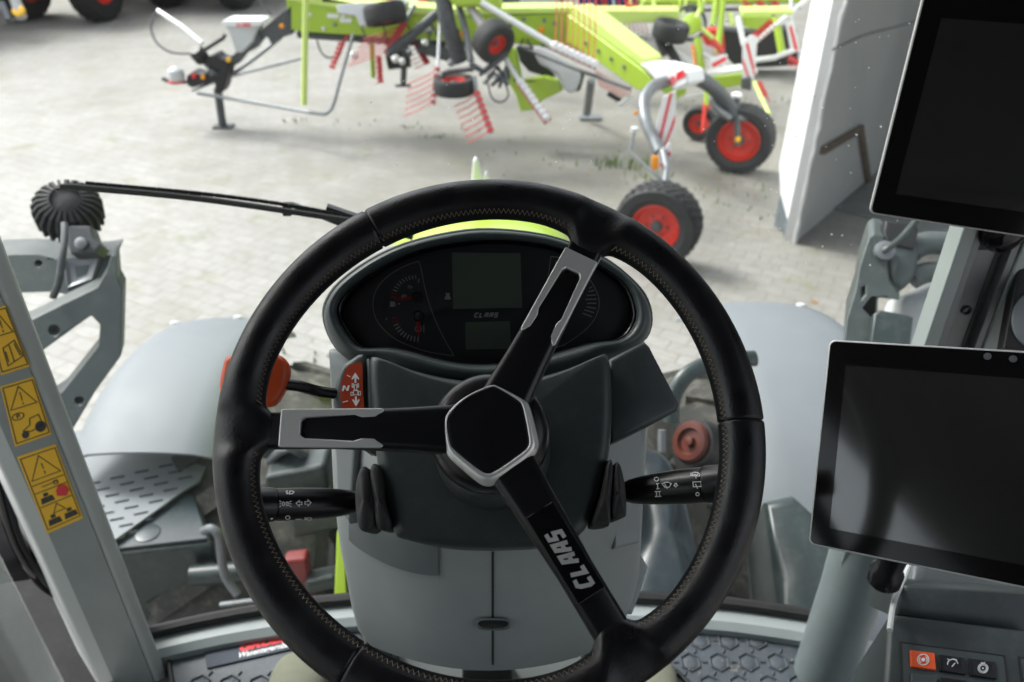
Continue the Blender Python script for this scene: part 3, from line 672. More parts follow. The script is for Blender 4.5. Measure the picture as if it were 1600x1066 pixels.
Y5 = lambda *p: [c5(*q) for q in p]
el = lambda cx, cy, rx, ry, n=12, a0=0, a1=2 * math.pi: [c5(cx + rx * math.cos(a0 + (a1 - a0) * i / n), cy + ry * math.sin(a0 + (a1 - a0) * i / n)) for i in range(n)]
sy = [['c'] + el(360, 500, 25, 20), ['c'] + el(312, 345, 12, 22), ['c'] + el(352, 345, 12, 22),
      ['c'] + Y5((455, 338), (490, 308), (490, 326), (522, 326), (522, 352), (490, 352), (490, 374)), ['c'] + Y5((625, 332), (590, 300), (590, 320), (556, 320), (556, 348), (590, 348), (590, 368)),
      ['c'] + Y5((385, 200), (415, 202), (432, 212), (412, 232), (378, 236)), ['c'] + Y5((590, 500), (620, 500), (636, 512), (620, 526), (585, 526)), Y5((450, 520), (520, 518))]
for dy in (-1, 0, 1): sy += [Y5((300 - 12, 345 + dy * 18), (265, 345 + dy * 36)), Y5((368, 345 + dy * 16), (402, 345 + dy * 32)), Y5((342 + dy * 4, 218 + dy * 14), (366 + dy * 4, 214 + dy * 14)), Y5((550, 512 + dy * 9), (575, 512 + dy * 9))]
print_on(f_, sy, .00062, st1)
MB().lathe(f_(*c5(178, 508))[0], f_(*c5(178, 508))[1], [(.0013, -.001), (.0011, .0006)], 10).build('ring_dot', 'white', st1)
a_, b_ = W(984, 768, .70), W(1138, 754, .655)
st2 = stalk('wiper_stalk', 'right black stalk with wiper symbols and roman numerals', a_, b_, .0122, .0148, (a_ - b_).length * .79)
f_ = onstalk(a_, b_, .0149)
def c6(x, y): return (920 + x * 220 / 1600, 700 + y * 140 / 1018)
Y6 = lambda *p: [c6(*q) for q in p]
e6 = lambda cx, cy, rx, ry, n=14: [c6(cx + rx * math.cos(2 * math.pi * i / n), cy + ry * math.sin(2 * math.pi * i / n)) for i in range(n)]
sy = [['c'] + e6(770, 357, 24, 22), ['c'] + e6(1236, 525, 19, 18), Y6((765, 408), (797, 406)), Y6((781, 407), (786, 464)), Y6((768, 466), (804, 463)),
      Y6((752, 498), (822, 493)), Y6((770, 497), (772, 551)), Y6((802, 495), (806, 549)), Y6((754, 553), (824, 549)),
      ['c'] + Y6((835, 410), (870, 392), (905, 392), (938, 406), (915, 446), (865, 450)), Y6((858, 400), (892, 464)), ['c'] + Y6((980, 405), (998, 403), (1000, 424), (1012, 424), (990, 444), (968, 428), (980, 426)),
      ['c'] + Y6((1185, 388), (1275, 384), (1278, 438), (1188, 442)), Y6((1212, 408), (1237, 462)), ['c'] + Y6((1160, 318), (1160, 292), (1200, 278), (1245, 284), (1262, 302), (1258, 322)), Y6((1172, 312), (1178, 300), (1190, 312), (1205, 302), (1222, 312), (1245, 300)), Y6((1215, 320), (1220, 345))]
print_on(f_, sy, .00062, st2)
print_on(f_, [['f'] + Y6((1345, 550), (1424, 548), (1424, 564), (1345, 568))], .001, st2)
# rubber gaiters (fins) beside the stalks
PG = Plane(WC - NW * .098, NW)
for q in ([(560, 735), (570, 728), (580, 745), (588, 780), (586, 815), (575, 830), (562, 828), (556, 812), (553, 770)], [(578, 728), (590, 726), (598, 750), (600, 785), (610, 818), (602, 828), (590, 826), (583, 805), (578, 765)]):
    MB().dome(PG.many(cr2(q, 4, True)), NW, .05, .006, .003).build('rubber_gaiter', 'rubber', col)
for q in ([(950, 722), (958, 722), (958, 760), (954, 815), (948, 822), (932, 823), (927, 815), (940, 770)], [(962, 724), (970, 726), (978, 760), (980, 800), (976, 808), (962, 812), (956, 800), (957, 760)]):
    MB().dome(PG.many(cr2(q, 4, True)), NW, .05, .005, .002).build('rubber_gaiter', 'rubber', col)
# ------------------------------------------------------------------ instrument cluster
clu = thing('instrument_cluster', W(762, 470, .8), 'oval instrument cluster with two green displays seen through the top of the wheel', 'instrument cluster')
NCl = camn(0, .16, -1); PH = Plane(W(762, 470, .79), NCl)
ho = [(502, 491), (508, 465), (529, 437), (574, 404), (630, 378), (705, 360), (770, 355), (855, 365), (920, 388), (960, 410), (994, 439), (1014, 466), (1021, 499), (1012, 528), (985, 545), (945, 556), (920, 575), (870, 590), (770, 602), (680, 592), (620, 574), (585, 560), (550, 562), (528, 550), (510, 522)]
li = [(525, 491), (531, 466), (555, 441), (600, 411), (655, 388), (715, 376), (780, 372), (850, 379), (911, 398), (960, 426), (985, 452), (996, 488), (988, 513), (968, 530), (930, 535), (890, 546), (830, 562), (760, 570), (700, 565), (640, 549), (605, 543), (565, 543), (545, 527)]
HO = PH.many(cr2(ho, 3, True)); LI = PH.many(cr2(li, 3, True))
MB().dome(PH.many(cr2(ho, 3, True), -.024), NCl, .09, .003, 0, rings=1).build('housing', 'housing', clu)
ringloft(HO, LI, NCl, -.012, .010, -.004, 'cluster_bezel', 'housing', clu)
sc2 = lambda L, s: [(762 + (x - 762) * s, 466 + (y - 466) * s) for x, y in L]
LI2 = PH.many(cr2(sc2(li, .972), 3, True))
ringloft(LI, LI2, NCl, -.006, .0022, -.008, 'inner_bezel', 'gloss', clu)
PFc = Plane(PH.p - NCl * .016, NCl)
face = MB().prism(PFc.many(cr2(sc2(li, .985), 3, True)), -NCl * .004).build('dial_face', 'facep', clu)
MB().dome(PH.many(cr2(sc2(li, .978), 3, True), -.010), NCl, .0015, .0008, .004).build('cluster_lens', 'lens', clu)
for q, lb in (([(706, 395), (813, 396), (816, 481), (708, 483)], 'larger upper green display'), ([(727, 504), (797, 502), (798, 545), (728, 546)], 'smaller lower green display')):
    MB().prism(PFc.many(q, .0002), NCl * .0006).build('display', 'lcd', face, label=lb)
def c4(x, y): return (560 + x * 260 / 1386, 380 + y * 200 / 1066)
T4 = lambda *p: [c4(*q) for q in p]
gl = [['c'] + cr2(T4((500, 152), (380, 195), (240, 280), (150, 390), (122, 500), (135, 600), (185, 690), (300, 795), (440, 860), (600, 910), (790, 938)), 4) + cr2(T4((790, 925), (700, 770), (620, 590), (560, 400), (520, 200)), 4)]
decal(PFc, .0003, gl, .0005, 'gauge_outline', 'greyp', face)
gl = [['c'] + [(861, 401), (905, 412), (925, 440), (936, 469), (931, 495), (915, 513), (895, 530), (870, 545)] + [(850, 520), (853, 455)]]
decal(PFc, .0003, [['c'] + cr2([(861, 401), (895, 408), (923, 439), (936, 469), (931, 495), (912, 518), (880, 540)], 4) + [(860, 545), (852, 500), (853, 455)]], .0005, 'gauge_outline', 'greyp', face)
tk = []; tr = []
for i in range(11):
    a = R(180 - i * 8.6); r0, r1 = 33 - i * .3, 41 - i * .5; px, py = c4(490, 450)
    (tr if i < 2 else tk).append([(px + r1 * math.cos(a), py - r1 * math.sin(a) * .95), (px + r0 * math.cos(a), py - r0 * math.sin(a) * .95)])
    px, py = c4(500, 600); a = R(187 + i * 8.2); r0, r1 = 34, 42
    (tr if i < 2 else tk).append([(px + r1 * math.cos(a), py - r1 * math.sin(a)), (px + r0 * math.cos(a), py - r0 * math.sin(a))])
tk.append(T4((508, 298), (497, 328)))
decal(PFc, .0003, tk, .0010, 'gauge_ticks', 'greyp', face)
tr2 = [[(869 + k * 4.5, 408), (868 + k * 4.5, 417)] for k in range(5)]
c55 = lambda x, y: (800 + x * 280 / 1357, 360 + y * 220 / 1066)
tr2 += [[c55(*a), c55(*b)] for a, b in (((585, 440), (605, 428)), ((578, 465), (622, 455)), ((568, 495), (635, 489)), ((555, 525), (640, 521)), ((568, 553), (640, 553)), ((565, 580), (635, 592)), ((550, 603), (620, 625)), ((535, 628), (605, 655)))]
decal(PFc, .0003, tr2, .0008, 'gauge_ticks', 'greyp', face)
decal(PFc, .0003, tr + [['f', c55(325, 300), c55(338, 340), c55(335, 380), c55(315, 370), c55(312, 330)]], .0012, 'red_ticks', 'redp', face)
decal(PFc, .0016, [['f'] + T4((445, 445), (445, 465), (345, 478), (300, 470), (300, 464), (345, 458)), ['f'] + T4((480, 655), (512, 655), (514, 735), (508, 785), (502, 785), (490, 735))], .001, 'needles', 'redp', face)
for px, py in ((490, 452), (500, 608)):
    MB().lathe(PFc(*c4(px, py)), NCl, [(.0055, -.001), (.0055, .0022), (.0045, .003), (.001, .003)], 24).build('needle_cap', 'black', face)
ic = [['f'] + T4((265, 487), (300, 487), (300, 530), (262, 530)), T4((304, 492), (309, 520), (300, 524)), ['f'] + T4((330, 505), (338, 497), (347, 505), (338, 514)), ['f'] + T4((225, 632), (233, 625), (241, 632), (233, 641)),
      ['c'] + T4((362, 452), (365, 435), (385, 430), (398, 440)), T4((415, 352), (420, 370), (412, 375)), T4((428, 355), (445, 365), (432, 380)),
      ['c'] + [c4(500 + 26 * math.cos(k * .52), 712 + 26 * math.sin(k * .52)) for k in range(12)], T4((545, 680), (545, 745)),
      ['f'] + T4((724, 415), (740, 415), (744, 425), (748, 415), (762, 415), (758, 438), (768, 450), (770, 470), (718, 470), (720, 450), (732, 438))]
decal(PFc, .0003, ic, .0007, 'dial_symbols', 'greyp', face)
p0_, p1_ = PFc(741.5, 496.5, .0003), PFc(779.5, 496.5, .0003); ex_ = (p1_ - p0_).normalized(); ey_ = NCl.cross(ex_).normalized()
blockword('CLAAS', p0_, ex_, ey_, .0052, (p1_ - p0_).length / 5, 'white', face, sl=.15, th=.0013, nh=.0004)
# ------------------------------------------------------------------ monitors
def monitor(TL, BL, TR, BR, depth, wid, name, label, scr, cat='monitor'):
    def c3(p): return Vector(((p[0] - 800) / FX, (533 - p[1]) / FX, 1))
    nT = c3(TL).cross(c3(TR)); nB = c3(BL).cross(c3(BR)); Rr = nT.cross(nB).normalized()
    if Rr.x < 0: Rr = -Rr
    nE = c3(TL).cross(c3(BL)); D = nE.cross(Rr).normalized()
    if D.y > 0: D = -D
    to = lambda v: RX * v.x + CU * v.y + FW * v.z
    Rw, Dw = to(Rr), to(D); N = Rw.cross(Dw).normalized()
    if N.dot(ray(*TL)) > 0: N = -N
    P0 = W(*TL, depth); P = Plane(P0, N); hgt = (P(*BL) - P0).length
    t = thing(name, P0, label, cat)
    q = lambda x, y, z=0: P0 + Rw * x + Dw * y + N * z
    def rr(x0, y0, x1, y1, r, n=4):
        out = []
        for cx_, cy_, a0 in ((x1 - r, y0 + r, -90), (x1 - r, y1 - r, 0), (x0 + r, y1 - r, 90), (x0 + r, y0 + r, 180)):
            for k in range(n + 1): a = R(a0 + 90 * k / n); out.append((cx_ + r * math.cos(a), cy_ + r * math.sin(a)))
        return out
    MB().dome([q(x, y, -.002) for x, y in rr(0, 0, wid, hgt, .006)], N, .028, .0015, 0, rings=1).build('casing', 'mring', t)
    MB().prism([q(x, y, -.004) for x, y in rr(.002, .002, wid - .002, hgt - .002, .005)], N * .0045).build('bezel', 'bezel', t, bevel=.0004)
    s = P(*scr); dv = s - P0; sx_, sy_ = dv.dot(Rw), dv.dot(Dw); sb = P(*scrb) - P0 if False else None
    return t, q, P, hgt, sx_, sy_, N, rr, Rw, Dw
t, q, P, hg, sx_, sy_, N, rr_, Rw, Dw = monitor((1295, 530), (1262, 851), (1600, 548), (1600, 920), .80, .265, 'monitor', 'lower dark touchscreen monitor in a grey frame right of the steering wheel', (1322, 571))
print('lower monitor height', hg)
sb = P(1298, 826) - q(0, 0)
MB().prism([q(x, y, .0003) for x, y in ((sx_, sy_), (.265 - sx_, sy_), (.265 - sx_, sb.dot(Dw)), (sx_, sb.dot(Dw)))], N * .0005).build('screen', 'screen', t)
for px, py in ((1543, 557), (1583, 561)): MB().lathe(P(px, py, .0004), N, [(.0032, 0), (.0032, .0006)], 16).build('sensor_dot', 'dsteel', t)
t, q, P, hg, sx_, sy_, N, rr_, Rw, Dw = monitor((1455, -60), (1357, 334), (1760, -45), (1600, 371), .80, .265, 'monitor', 'upper dark touchscreen monitor cut off by the top right corner', (1470, 30))
print('upper monitor height', hg)
sc = [P(1463, 28), P(1400, 303), P(1600, 330)]
a_ = sc[1] - q(0, 0); b_ = sc[0] - q(0, 0)
MB().prism([q(x, y, .0003) for x, y in ((a_.dot(Rw), b_.dot(Dw)), (.225, b_.dot(Dw)), (.225, a_.dot(Dw)), (a_.dot(Rw), a_.dot(Dw)))], N * .0005).build('screen', 'screen', t)
# monitor mounting arm
arm = thing('swivel_joint', W(1400, 900, .9), 'black round joint below the lower monitor beside the grey post', 'bracket')
pa = W(1386, 893, .88)
MB().lathe(pa, (0, 0, 1), [(.014, -.02), (.018, -.015), (.018, .0), (.014, .006), (.014, .04)], 24).build('arm_joint', 'satin', arm)
MB().tube([pa + Vector((.0, -.0, .01)), W(1430, 820, .88), W(1500, 700, .9)], .014, 16).build('arm_tube', 'satin', arm)
# ------------------------------------------------------------------ armrest console
con = thing('armrest_console', G(1500, 1000, 2.25), 'dark grey armrest console with square buttons in the lower right corner', 'control panel')
NC = Vector((-.08, -.25, 1)).normalized(); PK = Plane(G(1480, 1020, 2.25), NC)
MB().dome(PK.many(cr2([(1388, 965), (1400, 958), (1620, 985), (1720, 1100), (1700, 1260), (1376, 1260), (1378, 1090)], 1, True)), NC, .16, .008, .001).build('console_body', 'cowl', con)
PK2 = Plane(G(1480, 940, 2.26), Vector((-.1, -.75, .7)).normalized())
MB().dome(PK2.many(cr2([(1392, 962), (1398, 925), (1412, 914), (1640, 930), (1650, 1010)], 1, True)), PK2.n, .08, .010, .004).build('console_hood', 'cowl', con)
MB().dome(Plane(W(1520, 900, 1.0), camn(-.1, .3, -1)).many([(1425, 880), (1620, 880), (1620, 960), (1418, 940)]), camn(-.1, .3, -1), .05, .01, 0).build('console_back', 'columnd', con)
MB().tube(cr([W(1390, 985, .84), W(1397, 940, .88), W(1412, 905, .93), W(1425, 872, .97)], 5), .003, 8).build('pale_edge', 'frame', con)
ck = lambda x, y: (1380 + x * 220 / 1600, 960 + y * 106 / 771)
kp = [ck(200, 315), ck(1375, 468), ck(1420, 840), ck(215, 840)]
MB().prism(PK.many(kp, -.002), NC * .0035).build('keypad', 'housing', con, bevel=.0006)
MB().ribbon([PK(*p, .0016) for p in kp], .0016, NC, .0006, True).build('keypad_groove', 'black', con)
MB().prism(PK.many([ck(1545, 485), ck(1700, 505), ck(1740, 840), ck(1590, 840)], -.002), NC * .0035).build('keypad', 'housing', con, bevel=.0006)
MB().ribbon([PK(*p, .0016) for p in [ck(1545, 485), ck(1700, 505), ck(1740, 840), ck(1590, 840)]], .0016, NC, .0006, True).build('keypad_groove', 'black', con)
bt = [([(310, 405), (585, 440), (603, 630), (318, 590)], 'orange', 'orange square button with a faint round symbol'), ([(640, 455), (925, 492), (943, 680), (645, 640)], 'satin', 'black button with a gauge symbol'), ([(975, 497), (1275, 538), (1295, 730), (988, 690)], 'satin', 'black button with a round emblem'),
      ([(322, 668), (612, 705), (615, 840), (325, 840)], 'housing', None), ([(655, 715), (950, 750), (960, 860), (655, 860)], 'satin', None), ([(1000, 765), (1300, 800), (1320, 860), (1005, 860)], 'satin', None)]
for i, (q4, m_, lb) in enumerate(bt):
    bn = MB().dome(PK.many([ck(*p) for p in q4], .005), NC, .006, .0008, -.0006, rings=3).build('button', m_, con, label=lb)
    cx_ = sum(p[0] for p in q4) / 4; cy_ = sum(p[1] for p in q4) / 4
    e = lambda r, n=14, a0=0, a1=2 * math.pi: [ck(cx_ + r * math.cos(a0 + (a1 - a0) * k / n), cy_ + r * .95 * math.sin(a0 + (a1 - a0) * k / n)) for k in range(n)]
    if i == 0: decal(PK, .0052, [['c'] + e(65), ['f'] + e(22), e(45, 8, -1, 1), e(45, 8, 2.1, 4.1)], .0009, 'button_symbol', 'greyp', bn)
    if i == 1: decal(PK, .0052, [e(58, 10, 3.0, 6.6), [ck(cx_ - 10, cy_ + 30), ck(cx_ + 28, cy_ - 12)], [ck(cx_ - 60, cy_ - 58), ck(cx_ - 40, cy_ - 50)], [ck(cx_, cy_ - 62), ck(cx_ + 50, cy_ - 45)]], .0008, 'button_symbol', 'greyp', bn)
    if i == 2: decal(PK, .0052, [['c'] + e(56), ['c'] + e(40), ['f'] + e(10), [ck(cx_ - 20, cy_ - 70), ck(cx_, cy_ - 52), ck(cx_ + 20, cy_ - 70)]], .0008, 'button_symbol', 'greyp', bn)
# ------------------------------------------------------------------ driver's legs
per = thing('person', (-.2, .45, 1.71), 'seated person in olive cargo trousers, feet at the foot of the column', 'person')

lg = cr([(-.44, .64, 1.80), (-.43, .60, 1.95), (-.40, .42, 2.18), (-.36, .22, 2.24), (-.22, -.15, 2.22), (-.10, -.40, 2.22), (.02, -.40, 2.22), (.10, -.15, 2.22), (.17, .22, 2.24), (.17, .42, 2.18), (.16, .60, 1.95), (.16, .64, 1.80)], 7)
nL = len(lg); rl = [.056 + .034 * math.sin(math.pi * min(i, nL - 1 - i) / nL) ** .8 + .004 * math.sin(i * 1.3) * (min(i, nL - 1 - i) < 16) for i in range(nL)]
MB().tube(lg, rl, 24).build('trousers', 'khaki', per, smooth=70)
for sx_, hd in ((-.425, -.10), (.165, .08)):
    base = Vector((sx_ + .065, .815, 1.74)); fwd = Vector((math.sin(hd), math.cos(hd), 0)); sd_ = Vector((fwd.y, -fwd.x, 0)); mb = MB(); prof = [(.075, .010, .012), (.072, .030, .030), (.060, .045, .046), (.03, .050, .060), (0, .052, .078), (-.04, .049, .098), (-.09, .044, .115), (-.14, .042, .12), (-.185, .038, .11), (-.205, .02, .08)]
    nn = 18
    for f_, w_, h_ in prof:
        for k in range(nn):
            a = 2 * math.pi * k / nn; z = max(0, .5 + .5 * math.sin(a)) ** .8; mb.v.append(base + fwd * f_ + sd_ * w_ * math.cos(a) + Vector((0, 0, z * h_)))
    mm2 = len(prof); mb.f = [(i * nn + k, i * nn + (k + 1) % nn, (i + 1) * nn + (k + 1) % nn, (i + 1) * nn + k) for i in range(mm2 - 1) for k in range(nn)] + [tuple(range(nn)), tuple((mm2 - 1) * nn + k for k in range(nn))]
    sh_ = mb.build('shoe', 'khaki', per, smooth=70, sub=1)
    for f_ in (.035, .026, -.03):
        hh = .050 + (.035 - f_) * .45; MB().tube([base + fwd * (f_ - .02 * math.sin(t_ / 14 * math.pi)) + sd_ * .052 * math.cos(.25 + t_ / 14 * 2.64) + Vector((0, 0, (.5 + .5 * math.sin(.25 + t_ / 14 * 2.64)) ** .8 * (hh + .012 * math.sin(t_ / 14 * math.pi)))) for t_ in range(15)], .0016, 6).build('shoe_seam', 'framek', sh_)
    for f_, w_ in ():
        MB().tube([base + fwd * (f_ - .035 * (1 - abs(u)) * 1) + sd_ * u * .045 + Vector((0, 0, .018 + .5 * (.078 - f_) * 1.15 * (1 - u * u * .75) + .02)) for u in [x / 8 - 1 for x in range(17)]], .0022, 6).build('shoe_seam', 'columnd', sh_)
    MB().dome([base + fwd * f_ + sd_ * w_ + Vector((0, 0, .008)) for f_, w_ in [(.09, 0), (.075, .035), (.03, .056), (-.06, .05), (-.2, .042), (-.215, 0), (-.2, -.042), (-.06, -.05), (.03, -.056), (.075, -.035)]], (0, 0, 1), .018, .003, 0).build('sole', 'rubber', sh_)
# =================================================================== THE TRACTOR OUTSIDE THE GLASS
# engine hood
hood = thing('engine_hood', (-.08, 1.3, 1.2), 'lime green engine hood of the tractor peeping out above the steering wheel rim', 'hood')
mb = MB(); st = [(1.74, .37, 1.975), (1.9, .385, 1.985), (2.2, .37, 1.97), (2.5, .33, 1.93), (2.66, .27, 1.80), (2.72, .22, 1.6)]
nn = 20
for y, hw, zt_ in st:
    for k in range(nn + 1):
        a = math.pi * k / nn; cx_ = -math.cos(a); sx_ = math.sin(a)
        mb.v.append(Vector((-.07 - .02 * (y - 1.2) + hw * (abs(cx_) ** .6) * (1 if cx_ > 0 else -1), y, zt_ - .75 * (1 - sx_ ** .35) - .0)))
f_ = nn + 1; mb.f = [(j * f_ + i, j * f_ + i + 1, (j + 1) * f_ + i + 1, (j + 1) * f_ + i) for j in range(len(st) - 1) for i in range(nn)] + [tuple((len(st) - 1) * f_ + k for k in range(f_))]
hd_ = mb.build('hood_shell', 'lime', hood, smooth=50)
for x in (-.40, .26): MB().box((x, 2.1, 1.35), .03, .9, .5).build('hood_grille', 'dsteel', hood, bevel=.01)
MB().dome([(-.34, 1.2, 1.93), (.20, 1.2, 1.93), (.28, 1.74, 1.97), (-.42, 1.74, 1.97)], (0, 0, 1), .5, .04, .01).build('bounce_panel', 'dsteel', hood)  # dark rear hood panel, added to cut green light bouncing onto the posts
Pq = Plane(W(530, 890, 1.9), camn(0, .2, -1)); MB().prism(Pq.many([(526, 830), (538, 815), (542, 930), (528, 950), (522, 930)]), -Pq.n * .05).build('hood_corner', 'lime', hood, bevel=.005)
c_ = W(744, 275, 2.6)
MB().dome([c_ + Vector((x, 0, z)) for x, z in cr2([(-.012, -.05), (-.014, 0), (-.008, .05), (.004, .055), (.014, .02), (.018, -.05)], 3, True)], (0, -1, 0), .02, .006, .002).build('sight_marker', 'white', hood)
MB().dome([c_ + Vector((x, 0, z)) for x, z in cr2([(.022, -.05), (.024, -.01), (.032, .01), (.042, -.01), (.044, -.05)], 3, True)], (0, -1, 0), .02, .006, .002).build('sight_marker', 'white', hood)
# engine bay blocks visible beside the column
eng = thing('engine_block', (-.2, 1.5, .5), 'dark engine parts with a red panel low beside the column', 'engine')
MB().box((-.07, 1.7, .75), .62, 1.3, .7).build('block', 'dsteel', eng, bevel=.03)
c_ = W(468, 900, 1.98); MB().prism([c_ + Vector(v) for v in ((-.05, 0, -.12), (.02, 0, -.12), (.025, 0, .06), (-.035, 0, .05))], (0, .04, .0)).build('red_panel', 'redd', eng, bevel=.01)
for px, py, s_ in ((470, 740, .09), (440, 690, .06), (500, 800, .08), (505, 905, .05)):
    c_ = W(px, py, 2.0); MB().box(c_, s_ * 1.7, s_, s_, ex=Vector((1, .2, .1)).normalized()).build('engine_part', 'teal', eng, bevel=.015)
MB().tube(cr([W(400, 770, 2), W(440, 755, 1.98), W(490, 770, 2), W(510, 730, 2.05)], 5), .018, 10).build('hose', 'rubber', eng)
MB().tube(cr([W(420, 720, 2), W(450, 700, 1.95), W(480, 715, 2)], 5), .012, 10).build('steel_pipe', 'galv', eng)
# front tyres of the tractor
for nm, x, lb in (('muddy_tyre', -.83, 'left front tractor tyre under the grey fender'), ('muddy_tyre', .80, 'right front tractor tyre, muddy lugs seen through the steering wheel')):
    t = thing(nm, (x, 2.05, 0), lb, 'wheel')
    wheel(t, (x, 2.05, .70), (1 if x < 0 else -1, 0, 0), .70, .50, .38, lugs=20, name='tyre', tm='muddy', rm='dsteel', lugh=.03)
# fenders
def fender(name, label, x0, x1, yc, zc, rad, a0, a1, n=20, crown=.03, m='fender', bolts=()):
    t = thing(name, ((x0 + x1) / 2, yc, zc), label, 'fender'); mb = MB(); nx = 12
    def pt(u, v, off=0.):
        a = R(a0 + (a1 - a0) * v); r_ = rad + off - .06 * max(0, abs(2 * u - 1) - .75) / .25 * .6 + crown * (1 - (2 * u - 1) ** 2)
        return Vector((x0 + (x1 - x0) * u, yc + r_ * math.cos(a), zc + r_ * math.sin(a)))
    for off in (0, -.012):
        for j in range(n + 1):
            for i in range(nx + 1): mb.v.append(pt(i / nx, j / n, off))
    w_ = nx + 1; o_ = w_ * (n + 1)
    mb.f = [(j * w_ + i, j * w_ + i + 1, (j + 1) * w_ + i + 1, (j + 1) * w_ + i) for j in range(n) for i in range(nx)]
    mb.f += [tuple(reversed([x + o_ for x in f])) for f in mb.f[:]]
    ed = [i for i in range(w_)] + [j * w_ + nx for j in range(1, n + 1)] + [n * w_ + i for i in range(nx - 1, -1, -1)] + [j * w_ for j in range(n - 1, 0, -1)]
    mb.f += [(ed[i], ed[(i + 1) % len(ed)], ed[(i + 1) % len(ed)] + o_, ed[i] + o_) for i in range(len(ed))]
    mb.build('fender_shell', m, t, smooth=50)
    for u, v in bolts:
        p = pt(u, v, .002); MB().lathe(p, pt(u, v, 1) - pt(u, v, 0), [(.017, -.004), (.017, .004), (.009, .008), (.002, .009)], 20).build('bolt', 'wtube', t)
    return t
fender('front_fender', 'grey front fender with two round bolt heads behind the left of the steering wheel', -1.30, -.84, 2.1, .60, .93, 55, 112, bolts=((.12, .17), (.60, .13)))
fender('front_fender', 'grey front fender between the steering wheel and the lower monitor', .64, 1.17, 2.1, .60, .99, 55, 150, bolts=((.78, .12),))
t_ = thing('dried_leaf', W(1273, 474, 2.85), 'small orange dried leaf on the right fender edge', 'leaf'); c_ = W(1273, 474, 2.80)
MB().plate([c_ + Vector(v) for v in ((-.012, 0, 0), (-.004, .01, .008), (.01, .004, .002), (.018, .008, .004), (.008, -.008, 0), (-.006, -.01, .003))], [], (0, 0, .002)).build('leaf_blade', 'leaf', t_)
# orange red wheel hub (no lamp) and clutter right of the column
ml = thing('wheel_hub', W(1075, 695, 1.75), 'round orange red wheel hub low behind the wiper stalk', 'wheel hub')
a_ = W(1078, 690, 1.75); MB().lathe(a_, camn(-.9, .3, -.8), [(.044, -.05), (.046, 0), (.042, .006), (.030, .006), (.026, -.004), (.012, -.004), (.010, .008), (.002, .009)], 28).build('hub_disc', M['dhub'], ml)
MB().lathe(a_, camn(-.9, .3, -.8), [(.050, -.09), (.056, -.045), (.054, -.008)], 28).build('hub_back', 'black', ml)
MB().tube([W(1034, 672, 1.7), W(1034, 706, 1.7)], .009, 10).build('silver_bolt', 'galv', ml)
fa = thing('fender_bracket', W(1090, 590, 2.0), 'curved grey steel bar under the right fender beside the muddy tyre', 'bracket')
MB().tube(cr([W(1048, 660, 1.7), W(1052, 620, 1.7), W(1075, 585, 1.7), W(1120, 565, 1.72), W(1180, 560, 1.75)], 6), .018, 12, asp=.6).build('bar', 'teal', fa)
ft = thing('fuel_tank', W(1060, 820, 1.8), 'dark blue grey moulded tank behind the lower right spoke gap', 'tank')
Pq = Plane(W(1060, 820, 1.70), camn(.05, .75, -1))
MB().dome(Pq.many(cr2([(985, 700), (1020, 690), (1050, 712), (1075, 770), (1100, 870), (1105, 960), (1085, 1010), (975, 1010), (960, 850)], 4, True)), Pq.n, .35, .05, .03, rings=8, fseg=6).build('tank_shell', 'tank', ft)
Pq = Plane(W(1260, 860, 1.85), camn(-.1, .6, -1))
tk2 = thing('side_tank', W(1260, 860, 1.9), 'dark grey green side box under the lower monitor, scuffed along its edge', 'tank')
MB().dome(Pq.many([(1196, 780), (1240, 770), (1330, 850), (1345, 960), (1330, 1010), (1225, 1010), (1212, 900)]), Pq.n, .3, .03, .01).build('box_shell', 'teal', tk2)
# tool box and slotted step left
sp_ = thing('step_platform', W(230, 730, 2.3), 'dark grey slotted step plate left of the steering wheel, beside the fender', 'step')
PZs = Plane((0, 0, 1.36), (0, 0, 1))
oq = [(60, 690), (130, 670), (300, 640), (340, 650), (326, 720), (312, 752), (285, 768), (170, 850), (100, 930)]
slots = []
for r_ in range(7):
    for k in range(6):
        px = 134 + k * 38 + (r_ % 2) * 19 - r_ * 4; py = 756 + r_ * 14 - k * 9.2 - (r_ % 2) * 4.6
        if py > 850 - (px - 170) * .72 - 12 or px > 296 or py < 736 - (px - 130) * .22 + 2: continue
        slots.append([(px, py), (px + 22, py - 4.4), (px + 23, py - 1.4), (px + 1, py + 3)])
MB().plate(PZs.many(oq), [PZs.many(s) for s in slots], (0, 0, -.006)).build('step_plate', 'fender', sp_)
MB().prism(PZs.many(oq, -.03), (0, 0, -.02)).build('step_underside', 'teal', sp_)
bx = thing('tool_box', W(260, 850, 2.1), 'dark green tool box with two bright screws below the slotted step', 'box')
PZb = Plane((0, 0, 1.33), (0, 0, 1))
q = [(172, 858), (283, 771), (308, 772), (332, 850), (178, 868)]
topq = PZb.many(q)
MB().prism(topq, (0, 0, -.55)).build('box_body', 'teal', bx, bevel=.012, bseg=3)
MB().prism([p + Vector((0, 0, .012)) for p in PZb.many([(180, 852), (284, 776), (304, 778), (326, 846), (184, 862)])], (0, 0, -.01)).build('box_lid', 'tank', bx, bevel=.004)
for px, py in ((275, 777), (190, 842)): MB().lathe(PZb(px, py) + Vector((0, 0, .012)), (0, 0, 1), [(.013, 0), (.012, .005), (.004, .007)], 18).build('screw', 'wtube', bx)
MB().lathe(PZb(233, 838) + Vector((0, 0, .012)), (0, 0, 1), [(.034, 0), (.033, .003), (.028, .004)], 28).build('cap', 'tank', bx)
MB().tube(cr([W(318, 830, 2.0), W(330, 826, 1.98), W(342, 838, 1.98), W(345, 860, 2.0), W(352, 900, 2.02), W(372, 930, 2.02)], 6), .011, 10).build('coiled_line', 'galv', bx)
MB().tube([W(345, 945, 2.02), W(400, 938, 2.0)], .007, 8).build('thin_rod', 'galv', bx)
